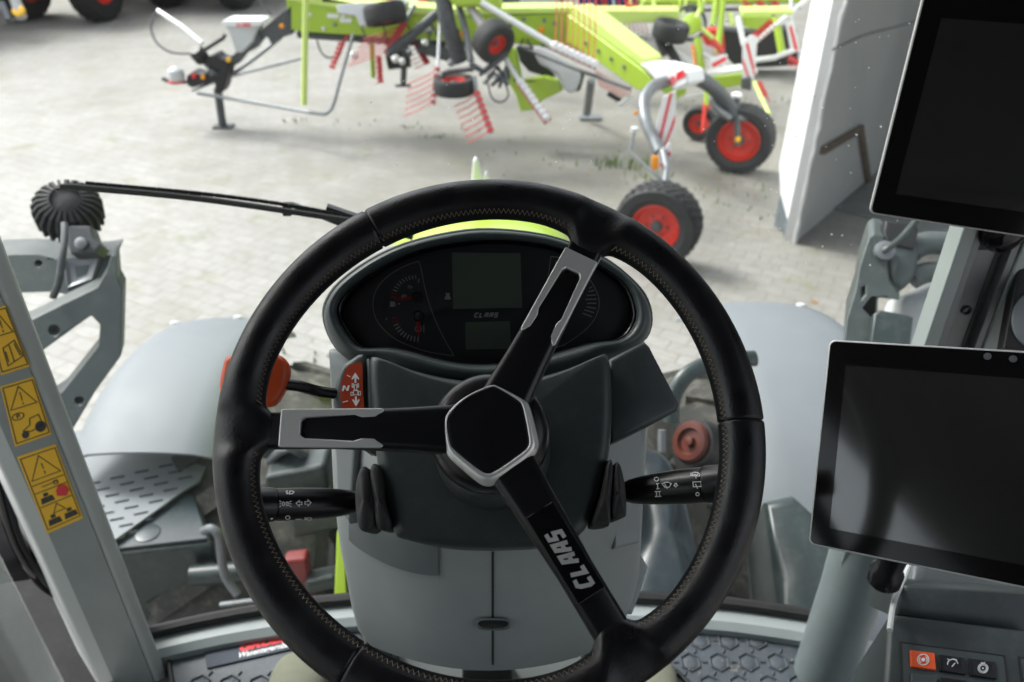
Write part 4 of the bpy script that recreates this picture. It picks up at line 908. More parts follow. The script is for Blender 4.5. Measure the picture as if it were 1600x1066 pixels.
und = thing('running_gear', (-.9, 1.5, .7), 'dark chassis parts below the tool box, in deep shade', 'chassis')
MB().box((-1.15, 1.55, .45), 1.2, .9, .5).build('chassis_block', 'teal', und, bevel=.03)
MB().tube([W(300, 900, 2.2), W(420, 890, 2.2)], .03, 12).build('chassis_tube', 'teal', und)
und = thing('running_gear', (.9, 1.4, .7), 'dark chassis parts below the right fender, in deep shade', 'chassis')
MB().box((.75, 1.35, .45), .8, .7, .5).build('chassis_block', 'teal', und, bevel=.03)
# door side sill and hose (far left bottom)
sill = thing('door_sill', W(60, 960, 1.5), 'grey moulded door sill at the lower left corner', 'door sill')
MB().dome([Plane((0, 0, 1.62), (0, 0, 1))(x, y) for x, y in ((-260, 850), (-40, 835), (50, 862), (190, 920), (300, 1150), (-120, 1150))], (0, 0, 1), .2, .03, .01).build('sill_step', 'sill', sill)
MB().dome(Plane(W(0, 830, 1.35), camn(.3, .5, -1)).many([(-90, 770), (12, 780), (70, 862), (20, 890), (-90, 905)]), camn(.3, .5, -1), .1, .02, .005).build('sill_panel', 'sill', sill)
MB().tube(cr([W(-34, 640, 1.2), W(-4, 740, 1.26), W(20, 830, 1.32), W(48, 885, 1.36), W(74, 916, 1.42), W(110, 935, 1.46)], 7), .011, 14).build('sill_hose', 'gloss', sill)
# ------------------------------------------------------------------ left handrail with work lamp
hr_ = thing('mirror_bracket', W(130, 520, 1.85), 'grey green cast bracket with round holes carrying the work lamp on the left', 'bracket')
PB_ = Plane(W(130, 520, 1.85), camn(.15, .1, -1)); vb = Vector((-.25, 1, .0)) * .055
MB().plate(PB_.many([(10, 517), (46, 501), (152, 449), (166, 425), (174, 398), (181, 402), (184, 437), (192, 452), (189, 557), (149, 612), (111, 676), (55, 690), (20, 640)]), [PB_.many([(62, 552), (142, 494), (156, 508), (154, 540), (98, 612), (70, 630), (36, 606), (32, 576)]), PB_.many(circ(85, 517, 9, 16)), PB_.many(circ(124, 627, 7, 14))], vb).build('bracket_plate', 'bracket', hr_, bevel=.003, bseg=2, smooth=20)
PB2 = Plane(W(130, 440, 1.95), camn(.1, .2, -1))
MB().plate(PB2.many([(-20, 400), (20, 398), (62, 398), (88, 405), (150, 402), (176, 398), (160, 440), (110, 462), (84, 456), (30, 458), (-20, 455)]), [PB2.many(circ(60, 412, 6, 12))], Vector((-.1, 1, 0)) * .09).build('bracket_arm', 'bracket', hr_, bevel=.01, bseg=3)
MB().dome(PB2.many([(96, 402), (158, 398), (146, 438), (104, 452)], .008), PB2.n, .02, .006, -.01).build('arm_gusset', 'alu', hr_)
wl = thing('work_lamp', W(108, 330, 1.9), 'round black work lamp with cooling fins at the left end of the wiper', 'work lamp')
la = camn(.3, .42, -.85); lc = W(106, 326, 1.95); b_, d_ = perp(la)
MB().lathe(lc, la, [(.02, -.065), (.055, -.06), (.064, -.03), (.066, .0), (.057, .022), (.034, .036), (.004, .040)], 40).build('lamp_housing', 'rubberg', wl)
mb = MB()
for k in range(24):
    a = 2 * math.pi * k / 24; rd = b_ * math.cos(a) + d_ * math.sin(a); tg = la.cross(rd)
    mb.prism([lc + rd * .052 + tg * .0035 - la * .045, lc + rd * .078 + tg * .0035 - la * .04, lc + rd * .079 + tg * .0035 + la * .010, lc + rd * .062 + tg * .0035 + la * .034, lc + rd * .034 + tg * .0035 + la * .044], -tg * .007)
mb.build('cooling_fins', 'rubberg', wl)
Pl = Plane(W(128, 370, 1.9), camn(.1, .2, -1))
MB().dome(Pl.many([(104, 352), (140, 352), (146, 370), (158, 382), (150, 394), (110, 396), (104, 380)]), Pl.n, .05, .006, 0).build('lamp_foot', 'dsteel', wl)
MB().lathe(Pl(126, 380, .01), Pl.n, [(.014, -.01), (.014, .002), (.008, .004)], 16).build('foot_bolt', 'galv', wl)
MB().tube(cr([W(101, 350, 1.86), W(101, 372, 1.84), W(97, 405, 1.82), (W(92, 440, 1.82)), W(83, 464, 1.84)], 6), .0085, 10).build('lamp_cable', 'dsteel', wl)
# ------------------------------------------------------------------ right bracket
rb = thing('mirror_bracket', W(1370, 450, 1.75), 'grey cast bracket with a ribbed cable between the two monitors', 'bracket')
Pr = Plane(W(1370, 460, 1.75), camn(-.15, .15, -1))
MB().plate(Pr.many([(1357, 372), (1366, 366), (1382, 370), (1386, 400), (1390, 440), (1406, 462), (1406, 470), (1372, 466), (1368, 545), (1318, 545), (1322, 500), (1336, 455), (1342, 418)]), [Pr.many([(1346, 450), (1352, 448), (1352, 462), (1346, 468)])], Vector((.35, 1, 0)) * .09).build('bracket_plate', 'bracket', rb, bevel=.004, bseg=2, smooth=20)
MB().dome(Pr.many(cr2([(1364, 366), (1400, 356), (1434, 372), (1440, 392), (1432, 430), (1410, 452), (1392, 440), (1384, 410)], 3, True), -.01), Pr.n, .08, .02, .004).build('bracket_head', 'bracket', rb)
MB().dome(Pr.many([(1366, 490), (1376, 484), (1420, 492), (1428, 496), (1420, 560), (1358, 556)], .02), Pr.n, .05, .006, 0).build('bracket_box', 'teal', rb)
MB().lathe(Pr(1383, 391, .016), Pr.n, [(.022, -.01), (.021, .002), (.012, .005)], 20).build('cable_grommet', 'galv', rb)
MB().dome(Pr.many([(1384, 344), (1432, 350), (1436, 360), (1428, 390), (1386, 380), (1380, 362)], .0), Pr.n, .04, .006, 0).build('lamp_clamp', 'black', rb)
cb = cr([Pr(1382, 392, .02), Pr(1392, 385, .04), Pr(1408, 372, .05), Pr(1424, 354, .05), Pr(1440, 335, .05)], 14)
MB().tube(cb, [.0062 + .0016 * (i % 2) for i in range(len(cb))], 10).build('ribbed_cable', 'bracket', rb)
for y_, r_ in ((385, .028), (430, .024)):
    MB().tube(cr([Pr(1425, y_ + 6, -.05), Pr(1450, y_ - 4, -.05), Pr(1500, y_ - 2, -.05), Pr(1560, y_ + 4, -.05)], 5), r_, 14).build('bracket_tube', 'bracket', rb)
MB().dome(Pr.many(cr2([(1404, 470), (1430, 452), (1480, 432), (1560, 420), (1560, 560), (1420, 560)], 3, True), -.08), Pr.n, .1, .03, .02).build('mirror_shell', 'cover', rb)
# ------------------------------------------------------------------ wiper
wp = thing('windscreen_wiper', W(300, 325, 1.2), 'black windscreen wiper lying across the glass left of the wheel', 'wiper')
a_, b_, c_ = onws(74, 306) + Vector((0, .035, 0)), onws(300, 326) + Vector((0, .035, 0)), onws(540, 360) + Vector((0, .035, 0))
MB().tube(cr([a_, b_, c_], 8), [.0018] + [.0033] * 15 + [.0033], 8, asp=1.5).build('wiper_blade', 'rubber', wp)
up_ = Vector((0, 0, .009))
mb = MB(); pts = cr([onws(110, 306) + Vector((0, .045, 0)), onws(300, 322) + Vector((0, .045, 0)), onws(440, 340) + Vector((0, .045, 0)), onws(560, 362) + Vector((0, .045, 0))], 8)
for i in range(len(pts) - 1): mb.bar(pts[i], pts[i + 1], .004, .006)
mb.build('wiper_frame', 'satin', wp, bevel=.001)
Pwp = Plane(onws(470, 340) + Vector((0, .04, 0)), (0, -1, .1))
MB().plate(Pwp.many([(441, 318), (456, 318), (500, 334), (560, 358), (556, 364), (498, 341), (456, 325), (455, 338), (442, 338)]), [], (0, .006, 0)).build('wiper_adapter', 'satin', wp)
MB().bar(onws(500, 345) + Vector((0, .05, 0)), onws(640, 392) + Vector((0, .05, 0)), .012, .008).build('wiper_arm', 'satin', wp)
# =================================================================== THE YARD
GD = bpy.data.materials.new('paving'); GD.use_nodes = True; t = GD.node_tree; bs = t.nodes['Principled BSDF']; bs.inputs['Roughness'].default_value = .62; bs.inputs['Specular IOR Level'].default_value = .6
tc = t.nodes.new('ShaderNodeTexCoord'); mpg = t.nodes.new('ShaderNodeMapping'); mpg.inputs['Rotation'].default_value = (0, 0, R(28)); t.links.new(tc.outputs['Object'], mpg.inputs[0])
wn = t.nodes.new('ShaderNodeTexNoise'); wn.inputs['Scale'].default_value = 3; t.links.new(mpg.outputs[0], wn.inputs[0])
wa = t.nodes.new('ShaderNodeVectorMath'); wa.operation = 'MULTIPLY_ADD'; wa.inputs[1].default_value = (.06, .06, 0); t.links.new(wn.outputs['Color'], wa.inputs[0]); t.links.new(mpg.outputs[0], wa.inputs[2])
br = t.nodes.new('ShaderNodeTexBrick'); br.inputs['Scale'].default_value = 1; br.inputs['Brick Width'].default_value = .21; br.inputs['Row Height'].default_value = .125; br.inputs['Mortar Size'].default_value = .009; br.inputs['Mortar Smooth'].default_value = .9
br.inputs['Color1'].default_value = (.315, .312, .295, 1); br.inputs['Color2'].default_value = (.27, .267, .25, 1); br.inputs['Mortar'].default_value = (.20, .19, .155, 1); t.links.new(wa.outputs[0], br.inputs[0])
def nz(sc, det, lo, hi, a, b, src=None):
    n = t.nodes.new('ShaderNodeTexNoise'); n.inputs['Scale'].default_value = sc; n.inputs['Detail'].default_value = det; n.inputs['Roughness'].default_value = .65; t.links.new(tc.outputs['Object'], n.inputs[0])
    m = t.nodes.new('ShaderNodeMapRange'); m.inputs[1].default_value = lo; m.inputs[2].default_value = hi; m.inputs[3].default_value = a; m.inputs[4].default_value = b; t.links.new(n.outputs[0], m.inputs[0]); return m.outputs[0]
def mixc(fac, a, b):
    m = t.nodes.new('ShaderNodeMix'); m.data_type = 'RGBA'; t.links.new(fac, m.inputs[0]); t.links.new(a, m.inputs[6])
    if isinstance(b, tuple): m.inputs[7].default_value = b
    else: t.links.new(b, m.inputs[7])
    return m.outputs[2]
c1 = mixc(nz(.35, 6, .45, .68, 0, .4), br.outputs[0], (.40, .39, .37, 1))
c2 = mixc(nz(.8, 8, .52, .72, 0, .6), c1, (.14, .135, .105, 1))
c2 = mixc(nz(.22, 5, .48, .62, 0, .35), c2, (.20, .19, .16, 1))
c2 = mixc(nz(1.7, 6, .50, .62, 0, .5), c2, (.21, .20, .165, 1))
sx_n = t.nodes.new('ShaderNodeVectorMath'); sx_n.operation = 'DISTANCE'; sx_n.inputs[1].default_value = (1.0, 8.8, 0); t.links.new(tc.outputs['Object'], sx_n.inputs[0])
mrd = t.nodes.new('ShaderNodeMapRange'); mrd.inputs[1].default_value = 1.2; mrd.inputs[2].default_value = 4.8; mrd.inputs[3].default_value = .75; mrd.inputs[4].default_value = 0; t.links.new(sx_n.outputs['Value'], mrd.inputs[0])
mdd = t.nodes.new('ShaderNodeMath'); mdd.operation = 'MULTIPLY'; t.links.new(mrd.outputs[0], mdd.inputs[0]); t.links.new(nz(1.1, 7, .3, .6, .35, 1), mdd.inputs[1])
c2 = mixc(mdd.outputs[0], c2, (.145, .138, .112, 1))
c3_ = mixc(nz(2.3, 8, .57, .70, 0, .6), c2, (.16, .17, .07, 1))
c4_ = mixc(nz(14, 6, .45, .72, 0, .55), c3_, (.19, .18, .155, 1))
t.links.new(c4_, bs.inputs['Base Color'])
bpn = t.nodes.new('ShaderNodeBump'); bpn.inputs['Strength'].default_value = .35; bpn.inputs['Distance'].default_value = .01; iv = t.nodes.new('ShaderNodeMath'); iv.operation = 'SUBTRACT'; iv.inputs[0].default_value = 1; t.links.new(br.outputs['Fac'], iv.inputs[1]); t.links.new(iv.outputs[0], bpn.inputs['Height']); t.links.new(bpn.outputs[0], bs.inputs['Normal'])
g = MB(); g.v = [Vector((-120, -120, 0)), Vector((120, -120, 0)), Vector((120, 120, 0)), Vector((-120, 120, 0))]; g.f = [(0, 1, 2, 3)]
tag(g.build('ground', GD, recalc=False), kind='structure')
# building on the right
wall = thing('hall_wall', (2.4, 6.2, 0), 'white rendered end of a hall wall with a worn edge and a stained foot, upper right', 'wall')
e0, e1, e2 = G(1210, 352), G(1240, 380), G(1312, 318); dr = (e2 - e1).normalized()
nn_ = Vector((dr.y, -dr.x, 0))
def zpix(p, px, py):  # height above point where the pixel row passes
    a = .0; d0 = p.y; r = ray(px, py); return 3 + r.z * (p.y / r.y)
Zb = .30
MB().prism([e0 + Vector((0, 0, Zb)), e1 + Vector((0, 0, .0)), e1 + Vector((0, 0, 5.5)), e0 + Vector((-.02, 0.05, 5.5)), e0 + Vector((-.05, .02, Zb + .25))], Vector((.01, .02, 0))).build('wall_end', 'wall', wall)
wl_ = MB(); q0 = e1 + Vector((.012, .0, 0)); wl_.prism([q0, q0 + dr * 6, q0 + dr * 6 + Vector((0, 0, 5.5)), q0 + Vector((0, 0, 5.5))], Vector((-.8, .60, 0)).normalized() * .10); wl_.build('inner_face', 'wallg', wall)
MB().prism([e0 + Vector((0, 0, -.01)), e1 + Vector((-.003, 0, -.01)), e1 + Vector((-.003, 0, .02)), e0 + Vector((0, 0, Zb - .02))], Vector((.01, .04, 0))).build('wall_foot', 'stain', wall)
e0b = e0 + Vector((.012, .05, 0))
MB().prism([e0b, e0b + dr * 6, e0b + dr * 6 + Vector((0, 0, 5.5)), e0b + Vector((0, 0, 5.5))], Vector((.8, -.60, 0)).normalized() * .02).build('outer_face', 'wall', wall)
rg = []
for k in range(60):
    z = .0 + 5.4 * k / 59; rg.append(e1 + Vector((.004 + random.uniform(-.008, .008), -.004, z)))
MB().tube(rg, [.016 + random.uniform(-.004, .006) for _ in rg], 7).build('worn_edge', 'wallg', wall)
PWl = Plane(e1 + Vector((.012, 0, 0)), nn_)
MB().bar(PWl(1285, 236, .02), PWl(1346, 200, .02), .05, .06).build('rusty_brace', 'rust', wall, bevel=.005)
MB().bar(PWl(1344, 202, .025), PWl(1362, 318, .025), .05, .06).build('rusty_brace', 'rust', wall, bevel=.005)
MB().ribbon(cr([PWl(1300, 78, .0), PWl(1350, 55, .0), PWl(1400, 42, 0), PWl(1440, 30, 0)], 5), .02, nn_, .002).build('wall_crack', 'slab', wall)
fl = MB(); h0 = G(1310, 321, .0); fl.prism([e1 + dr * .9 + Vector((0, 0, .004)), h0 + Vector((.02, 0, .004)), h0 + dr * 9, h0 + dr * 9 + Vector((7, -6, 0)), G(1520, 392) + Vector((0, 0, .004)), G(1400, 352) + Vector((0, 0, .004))], (0, 0, .012))
tag(fl.build('hall_floor', 'slab'), kind='structure')
hb = thing('hall_building', (8, 6, 0), 'dark inside of the hall behind the monitors', 'building')
MB().box((9.5, 7, 2.7), .2, 14, 5.4).build('wall', 'wallg', hb); MB().box((6.6, 7.2, 5.6), 6.4, 14, .2).build('roof', 'dsteel', hb)
# weeds, leaves on the paving
wd = MB()
for (px, py, n, sp__, hh) in ((990, 262, 60, .22, .16), (1020, 280, 20, .12, .1), (965, 258, 20, .1, .1), (675, 215, 16, .1, .06), (640, 200, 10, .1, .06), (735, 205, 8, .08, .06), (1150, 290, 18, .35, .05), (1080, 300, 20, .4, .05), (560, 200, 10, .3, .05), (455, 190, 8, .1, .06), (840, 240, 20, .6, .05), (1180, 330, 16, .3, .05), (1210, 165, 30, .5, .08), (610, 620, 8, .1, .05), (470, 560, 14, .2, .08)):
    c = G(px, py)
    for k in range(n):
        p = c + Vector((random.gauss(0, sp__), random.gauss(0, sp__ * .5), 0)); a = random.uniform(0, 6.28); h = hh * random.uniform(.4, 1.1); w__ = .008
        d = Vector((math.cos(a), math.sin(a), 0)); l = Vector((random.uniform(-.4, .4), random.uniform(-.4, .4), 1)).normalized() * h
        wd.add([p - d * w__, p + d * w__, p + l * .6 + d * w__ * .7, p + l, p + l * .6 - d * w__ * .7], [(0, 1, 2, 3, 4)])
tag(wd.build('weeds', 'weed', smooth=0, recalc=False), 'green weeds growing between the paving stones', 'weeds', kind='stuff')
lf = MB()
for k in range(170):
    px, py = random.choice(((random.gauss(960, 60), random.gauss(275, 14)), (random.gauss(1120, 60), random.gauss(285, 16)), (random.gauss(830, 60), random.gauss(180, 8)), (random.uniform(500, 1240), random.uniform(160, 420)), (random.gauss(1180, 40), random.gauss(345, 20))))
    p = G(px, py) + Vector((0, 0, .008)); a = random.uniform(0, 6.28); s_ = random.uniform(.010, .022); d = Vector((math.cos(a), math.sin(a), random.uniform(-.2, .2))) * s_; e = Vector((-math.sin(a), math.cos(a), random.uniform(-.2, .2))) * s_ * .5
    lf.add([p - d, p + e, p + d, p - e], [(0, 1, 2, 3)])
tag(lf.build('leaf_litter', 'leaf', smooth=0, recalc=False), 'orange brown leaf litter scattered on the paving', 'leaves', kind='stuff')
# =================================================================== MACHINES IN THE YARD
def mixp(pts, d): return [W(x, y, d if not isinstance(d, (list, tuple)) else d[min(i, len(d) - 1)]) for i, (x, y) in enumerate(pts)]
def T(name, pts, d, rpx, m, parent, sm=0, n=12, label=None, asp=1.):
    P_ = mixp(pts, d)
    if sm: P_ = cr(P_, sm)
    dm = sum((p - CAM).dot(FW) for p in P_) / len(P_)
    return MB().tube(P_, rpx * dm / FX, n, asp=asp).build(name, m, parent, label=label)
def PT(name, pts, P, th, m, parent, off=0., bevel=.01, label=None):
    return MB().plate(P.many(pts, off), [], -P.n * th).build(name, m, parent, bevel=bevel, label=label)
def tinerow(parent, a, b, n, d, wv, m='wtube', cap=False, start=None, rp=3.2, wlen=1., wm='tine'):
    """tine arm of a rotor: tube, clamped red brackets in a row, paired spring tines"""
    d = d if isinstance(d, (list, tuple)) else (d, d)
    A, B = W(*a, d[0]), W(*b, d[1]); S0 = W(*start, d[0]) if start else A
    k = d[0] / FX; arm_ = MB().tube([S0, A, B], rp * k, 10).build('tine_arm', m, parent)
    br_ = MB(); wi = MB(); cp_ = MB(); dirn = (B - A).normalized(); wvw = (RX * wv[0] - CU * wv[1]) * k; out = (-FW + wvw.normalized() * -.3).normalized()
    for i in range(n):
        p = A.lerp(B, (i + .5) / n); br_.box(p, rp * 2.2 * k, rp * 2.0 * k, rp * 3.1 * k, ex=dirn, ey=out, ez=dirn.cross(out).normalized())
        for s_ in (0,):
            q = p + (B - A) / n * s_; wi.tube([q, q + wvw * .5 + dirn * .01, q + wvw * wlen], .0065, 5)
        if cap: cp_.lathe(p + out * rp * .9 * k, out, [(rp * 1.45 * k, -.01), (rp * 1.45 * k, .035), (rp * 1.0 * k, .05)], 14)
    br_.build('tine_brackets', 'tine', arm_); wi.build('spring_tines', wm, arm_)
    if cap: cp_.build('bracket_caps', 'white', arm_)
    return arm_
PA = Plane((.5, 8.9, 0), (-.094, -.995, 0)); PBm = Plane((1.15, 7.9, 0), (-.84, -.545, 0))
rk = thing('hay_rake', G(900, 200), 'large lime green hay rake with a white beam end, nearest in the yard', 'hay rake')
# main beam
PT('front_beam', [(446, -12), (500, -4), (565, 18), (700, 22), (790, 24), (893, 20), (905, 40), (905, 80), (870, 74), (790, 68), (690, 64), (600, 58), (470, 50), (452, 46)], PA, .3, 'lime', rk)
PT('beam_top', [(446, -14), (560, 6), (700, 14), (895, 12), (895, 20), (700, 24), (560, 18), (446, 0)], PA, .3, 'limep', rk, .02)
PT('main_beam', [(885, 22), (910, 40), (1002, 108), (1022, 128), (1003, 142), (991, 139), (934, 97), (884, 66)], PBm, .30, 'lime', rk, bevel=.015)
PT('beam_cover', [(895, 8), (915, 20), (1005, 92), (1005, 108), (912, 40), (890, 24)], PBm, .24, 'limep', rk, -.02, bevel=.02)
we = PT('beam_end', [(997, 100), (1030, 100), (1072, 111), (1075, 131), (1054, 143), (1036, 129), (1018, 122)], PBm, .22, 'wall', rk, .03, bevel=.03, label='white painted end of the lime beam with red lettering')
p0_, p1_ = PBm(1049, 134, .034), PBm(1072, 119, .034); ex_ = (p1_ - p0_).normalized(); ey_ = PBm.n.cross(ex_).normalized()
blockword('CLAAS', p0_, ex_, ey_, .07, (p1_ - p0_).length / 5, 'redp', we, sl=.3, th=.016, nh=.004)
PT('frame_bar', [(462, 50), (600, 62), (750, 70), (750, 76), (600, 70), (465, 60)], PA, .2, 'dsteel', rk, -.1)
for px, py in ((520, 25), (540, 32), (660, 40), (670, 46)): PT('beam_label', [(px - 9, py - 4), (px + 9, py - 3), (px + 9, py + 4), (px - 9, py + 3)], PA, .004, 'white', rk, .006, bevel=0)
for px, py in ((846, 47), (724, 54)): MB().lathe(PA(px, py, .01), PA.n, [(.035, -.01), (.035, .015), (.02, .02)], 12).build('reflector', 'amber', rk)
# rear running gear
def rearwheel(px, py, d, ax, lb):
    rd_ = .335 if d < 7 else .335
    return wheel(rk, G(1033 if d < 7 else 1157, 406 if d < 7 else 264) + Vector((-.06, -.03, rd_)), ax, rd_, .26, .195 * (1 if d < 7 else 1.1), lugs=30, name='transport_wheel', lugh=.007)
rearwheel(1030, 348, 6.52, (-.42, -.9, 0), ''); rearwheel(1157, 214, 8.2, (-.42, -.9, 0), '')
T('curved_arm', [(1040, 128), (1020, 136), (1006, 158), (1010, 192), (1022, 218), (1030, 238)], [7.3, 7.2, 7.1, 7.0, 6.95, 6.9], 9.5, 'galv', rk, 6, 18)
T('curved_arm', [(1066, 118), (1090, 122), (1115, 138), (1135, 160), (1150, 184)], [7.3, 7.35, 7.6, 7.8, 7.9], 11.5, 'dsteel', rk, 6, 18)
T('wheel_fork', [(1036, 236), (1042, 262), (1038, 300)], [6.85, 6.75, 6.7], 6, 'galv', rk); T('wheel_axle', [(1030, 345), (1036, 300)], [6.28, 6.4], 5, 'dsteel', rk)
T('wheel_post', [(1152, 150), (1152, 186), (1153, 228)], [7.85, 7.85, 7.9], 5, 'dsteel', rk); MB().lathe(W(1151, 148, 7.82), (0, 0, 1), [(.05, -.02), (.052, .005), (.03, .02)], 20).build('post_cap', 'white', rk)
T('fork_arm', [(1112, 155), (1122, 172), (1140, 184)], [7.8, 7.8, 7.85], 6, 'galv', rk, 4); T('fork_arm', [(1153, 183), (1168, 184)], 7.85, 6.5, 'galv', rk)
MB().lathe(W(1153, 218, 7.86), (-.42, -.9, 0), [(.028, -.02), (.028, .01), (.014, .02)], 16).build('hub_plate', 'yellow', rk)
Pw1 = Plane(W(1040, 190, 6.9), (-.25, -.95, .1))
def board(pts, P, stripes, lb, parent):
    o = MB().plate(P.many(pts), [], -P.n * .02).build('warning_board', 'white', parent, bevel=.004, label=lb)
    for s_ in stripes: MB().prism(P.many(s_, .001), P.n * .003).build('red_stripe', 'redp', o)
board([(1036, 152), (1056, 141), (1055, 205), (1036, 234), (1021, 240), (1027, 190)], Pw1, [[(1046, 147), (1051, 144), (1029, 236), (1024, 238)], [(1055, 178), (1055, 190), (1040, 229), (1035, 234)]], 'white warning board with red diagonal stripes on the nearer arm', rk)
board([(1029, 240), (1047, 222), (1050, 243), (1042, 266), (1030, 266)], Plane(W(1040, 245, 6.85), (-.25, -.95, .1)), [[(1045, 236), (1049, 240), (1034, 262), (1031, 258)]], 'small lower warning board above the orange reflector', rk)
MB().dome(Plane(W(1023, 254, 6.72), (-.2, -.9, .2)).many([(1018, 244), (1029, 244), (1029, 265), (1018, 265)]), Vector((-.2, -.9, .2)), .03, .008, .004).build('side_light', 'amber', rk)
T('link_rod', [(991, 205), (984, 236), (1000, 252), (1020, 270), (1036, 282)], [6.9, 6.9, 6.85, 6.8, 6.75], 2.6, 'galv', rk); MB().lathe(W(991, 203, 6.9), (0, 0, 1), [(.03, -.01), (.03, .02)], 12).build('rod_knob', 'wtube', rk)
MB().lathe(W(994, 176, 6.95), (-.2, -.9, .1), [(.02, 0), (.02, .02), (.01, .025)], 10).build('rod_bolt', 'amber', rk)
T('rod', [(812, 73), (905, 110), (985, 139)], [7.9, 7.5, 7.2], 2.8, 'dsteel', rk)
# rotor arms
tinerow(rk, (863, 70), (932, 102), 8, 7.4, (2, -105), cap=True, start=(752, 4), rp=4.6)
tinerow(rk, (812, 128), (856, 190), 8, 7.9, (3, 4), cap=True, start=(778, 72), rp=4.0, wlen=.6); T('rotor_tube', [(733, 8), (762, 52)], 7.9, 7, 'wtube', rk)
tinerow(rk, (684, 104), (676, 165), 6, 8.0, (-46, 22), start=(688, 30), rp=2.6)
tinerow(rk, (744, 142), (768, 208), 7, 7.7, (-36, 20), m='galv', start=(742, 120), rp=3)
tinerow(rk, (632, 36), (604, 84), 7, 8.4, (-62, 22), m='galv', start=(648, 8), rp=3.4, wlen=1.)
tinerow(rk, (592, 88), (595, 130), 5, 8.6, (-8, 6), m='galv', rp=2.6); tinerow(rk, (534, 66), (518, 108), 6, 8.7, (14, -22), m='galv', rp=2.6); tinerow(rk, (648, 64), (668, 100), 6, 8.8, (-18, 10), m='galv', rp=2.8)
T('rotor_tube', [(682, 22), (650, 50), (606, 84)], 8.3, 7.5, 'dsteel', rk); T('rotor_carrier', [(692, -8), (700, 40), (720, 96)], [7.8, 7.9, 8.1], 13, 'dsteel', rk, 4, 16); T('rotor_tube', [(717, 8), (728, 50), (736, 96)], 7.95, 5.5, 'galv', rk)
PT('rotor_hub', [(696, -14), (782, -14), (786, 10), (770, 22), (742, 10), (716, 12), (704, 4)], Plane(W(740, 0, 7.7), (0, -1, .2)), .3, 'lime', rk, bevel=.03)
T('gear_case', [(605, 92), (640, 88)], 8.8, 17, 'black', rk); T('gear_case', [(655, 72), (718, 92)], 8.7, 10, 'dsteel', rk)
for px, py, r_, m_ in ((618, 92, 6, 'wtube'), (628, 96, 5, 'wtube'), (664, 67, 5, 'wtube'), (705, 98, 6, 'galv'), (640, 82, 4, 'galv'), (554, 86, 6, 'wtube')): MB().lathe(W(px, py, 8.55), camn(0, .4, -1), [(r_ * .0069, -.02), (r_ * .0069, .02), (.01, .03)], 12).build('gear_cap', m_, rk)
T('rotor_stand', [(633, 76), (630, 132)], [8.6, 9.1], 5, 'dsteel', rk); T('stand_foot', [(618, 134), (642, 134)], 9.3, 2.5, 'dsteel', rk); T('rotor_leg', [(580, 44), (583, 120)], [8.8, 9.2], 4.2, 'lime', rk)
# folded rotor wheels
wheel(rk, W(771, 64, 7.7), camn(.56, -.72, -.40), .205, .19, .10, name='rotor_wheel'); wheel(rk, W(710, 134, 7.8), camn(0, .80, -.52), .205, .15, .12, name='rotor_wheel'); wheel(rk, W(602, 22, 8.2), camn(-.15, .88, -.25), .22, .19, .12, name='rotor_wheel')
PT('grey_guard', [(525, 8), (562, 4), (640, 2), (636, 10), (580, 24), (572, 40), (562, 40), (556, 24), (528, 20)], Plane(W(580, 15, 8.2), (0, -1, .5)), .06, 'cover', rk, .0)
T('wheel_fork', [(740, 108), (700, 112), (690, 116)], 7.8, 4, 'dsteel', rk); T('wheel_fork', [(735, 100), (756, 112), (792, 84)], 7.8, 5, 'dsteel', rk)
for k in range(6): T('linkage', [(750 + k * 6, 118 + (k * 13) % 23), (768 + k * 5, 98 + (k * 17) % 28), (790 + k, 120 + (k * 7) % 16)], 8.0, 3, ('black', 'galv', 'dsteel')[k % 3], rk)
T('hydraulic_hose', [(762, 128), (768, 152), (782, 160), (794, 150), (790, 130)], 7.9, 1.4, 'black', rk, 5)
# shield, skirt, stand
PT('lime_shield', [(792, 74), (802, 76), (812, 124), (850, 119), (872, 126), (879, 142), (842, 160), (838, 172), (812, 174), (806, 150), (794, 130)], Plane(W(830, 130, 8.3), (-.2, -1, .2)), .2, 'lime', rk, bevel=.02)
PT('dark_skirt', [(806, 72), (840, 74), (862, 100), (866, 122), (846, 118), (826, 112), (812, 96)], Plane(W(830, 90, 8.5), (-.2, -1, .2)), .1, 'black', rk)
MB().dome(Plane(W(875, 105, 8.1), (-.1, -1, .3)).many(cr2([(834, 72), (870, 84), (906, 112), (903, 134), (896, 144), (884, 142), (872, 122), (856, 106), (842, 98)], 3, True)), Vector((-.1, -1, .3)), .1, .03, .02).build('grey_skirt', 'cover', rk)
PT('dark_skirt', [(905, 112), (913, 116), (906, 142), (898, 144)], Plane(W(905, 130, 8.3), (-.2, -1, .2)), .1, 'dsteel', rk)
gst = G(918, 186); T('parking_stand', [(924, 126), (917, 178)], [8.9, 9.5], 6.5, 'galv', rk, asp=.7); MB().box(gst + Vector((.03, 0, .02)), .26, .18, .03).build('stand_foot', 'galv', rk, bevel=.005)
T('ram', [(968, 164), (986, 150)], 8.2, 4.5, 'wtube', rk); T('ram', [(950, 146), (970, 158)], 8.2, 4, 'black', rk)
for k in range(12): T('spring_tine', [(930 + k * 5, 108 + k * 3), (938 + k * 4, 136 + k * 2)], 8.6, .9, 'tine', rk, n=5)
for k in range(26):
    px = 470 + k * 16.5 + random.uniform(-4, 4); py = (14 + random.uniform(8, 40)) if px < 880 else 60
    if px > 880: continue
    MB().lathe(PA(px, py, .004), PA.n, [(.022, -.004), (.022, .012), (.008, .018)], 8).build('bolt', random.choice(('galv', 'dsteel', 'wtube')), rk)
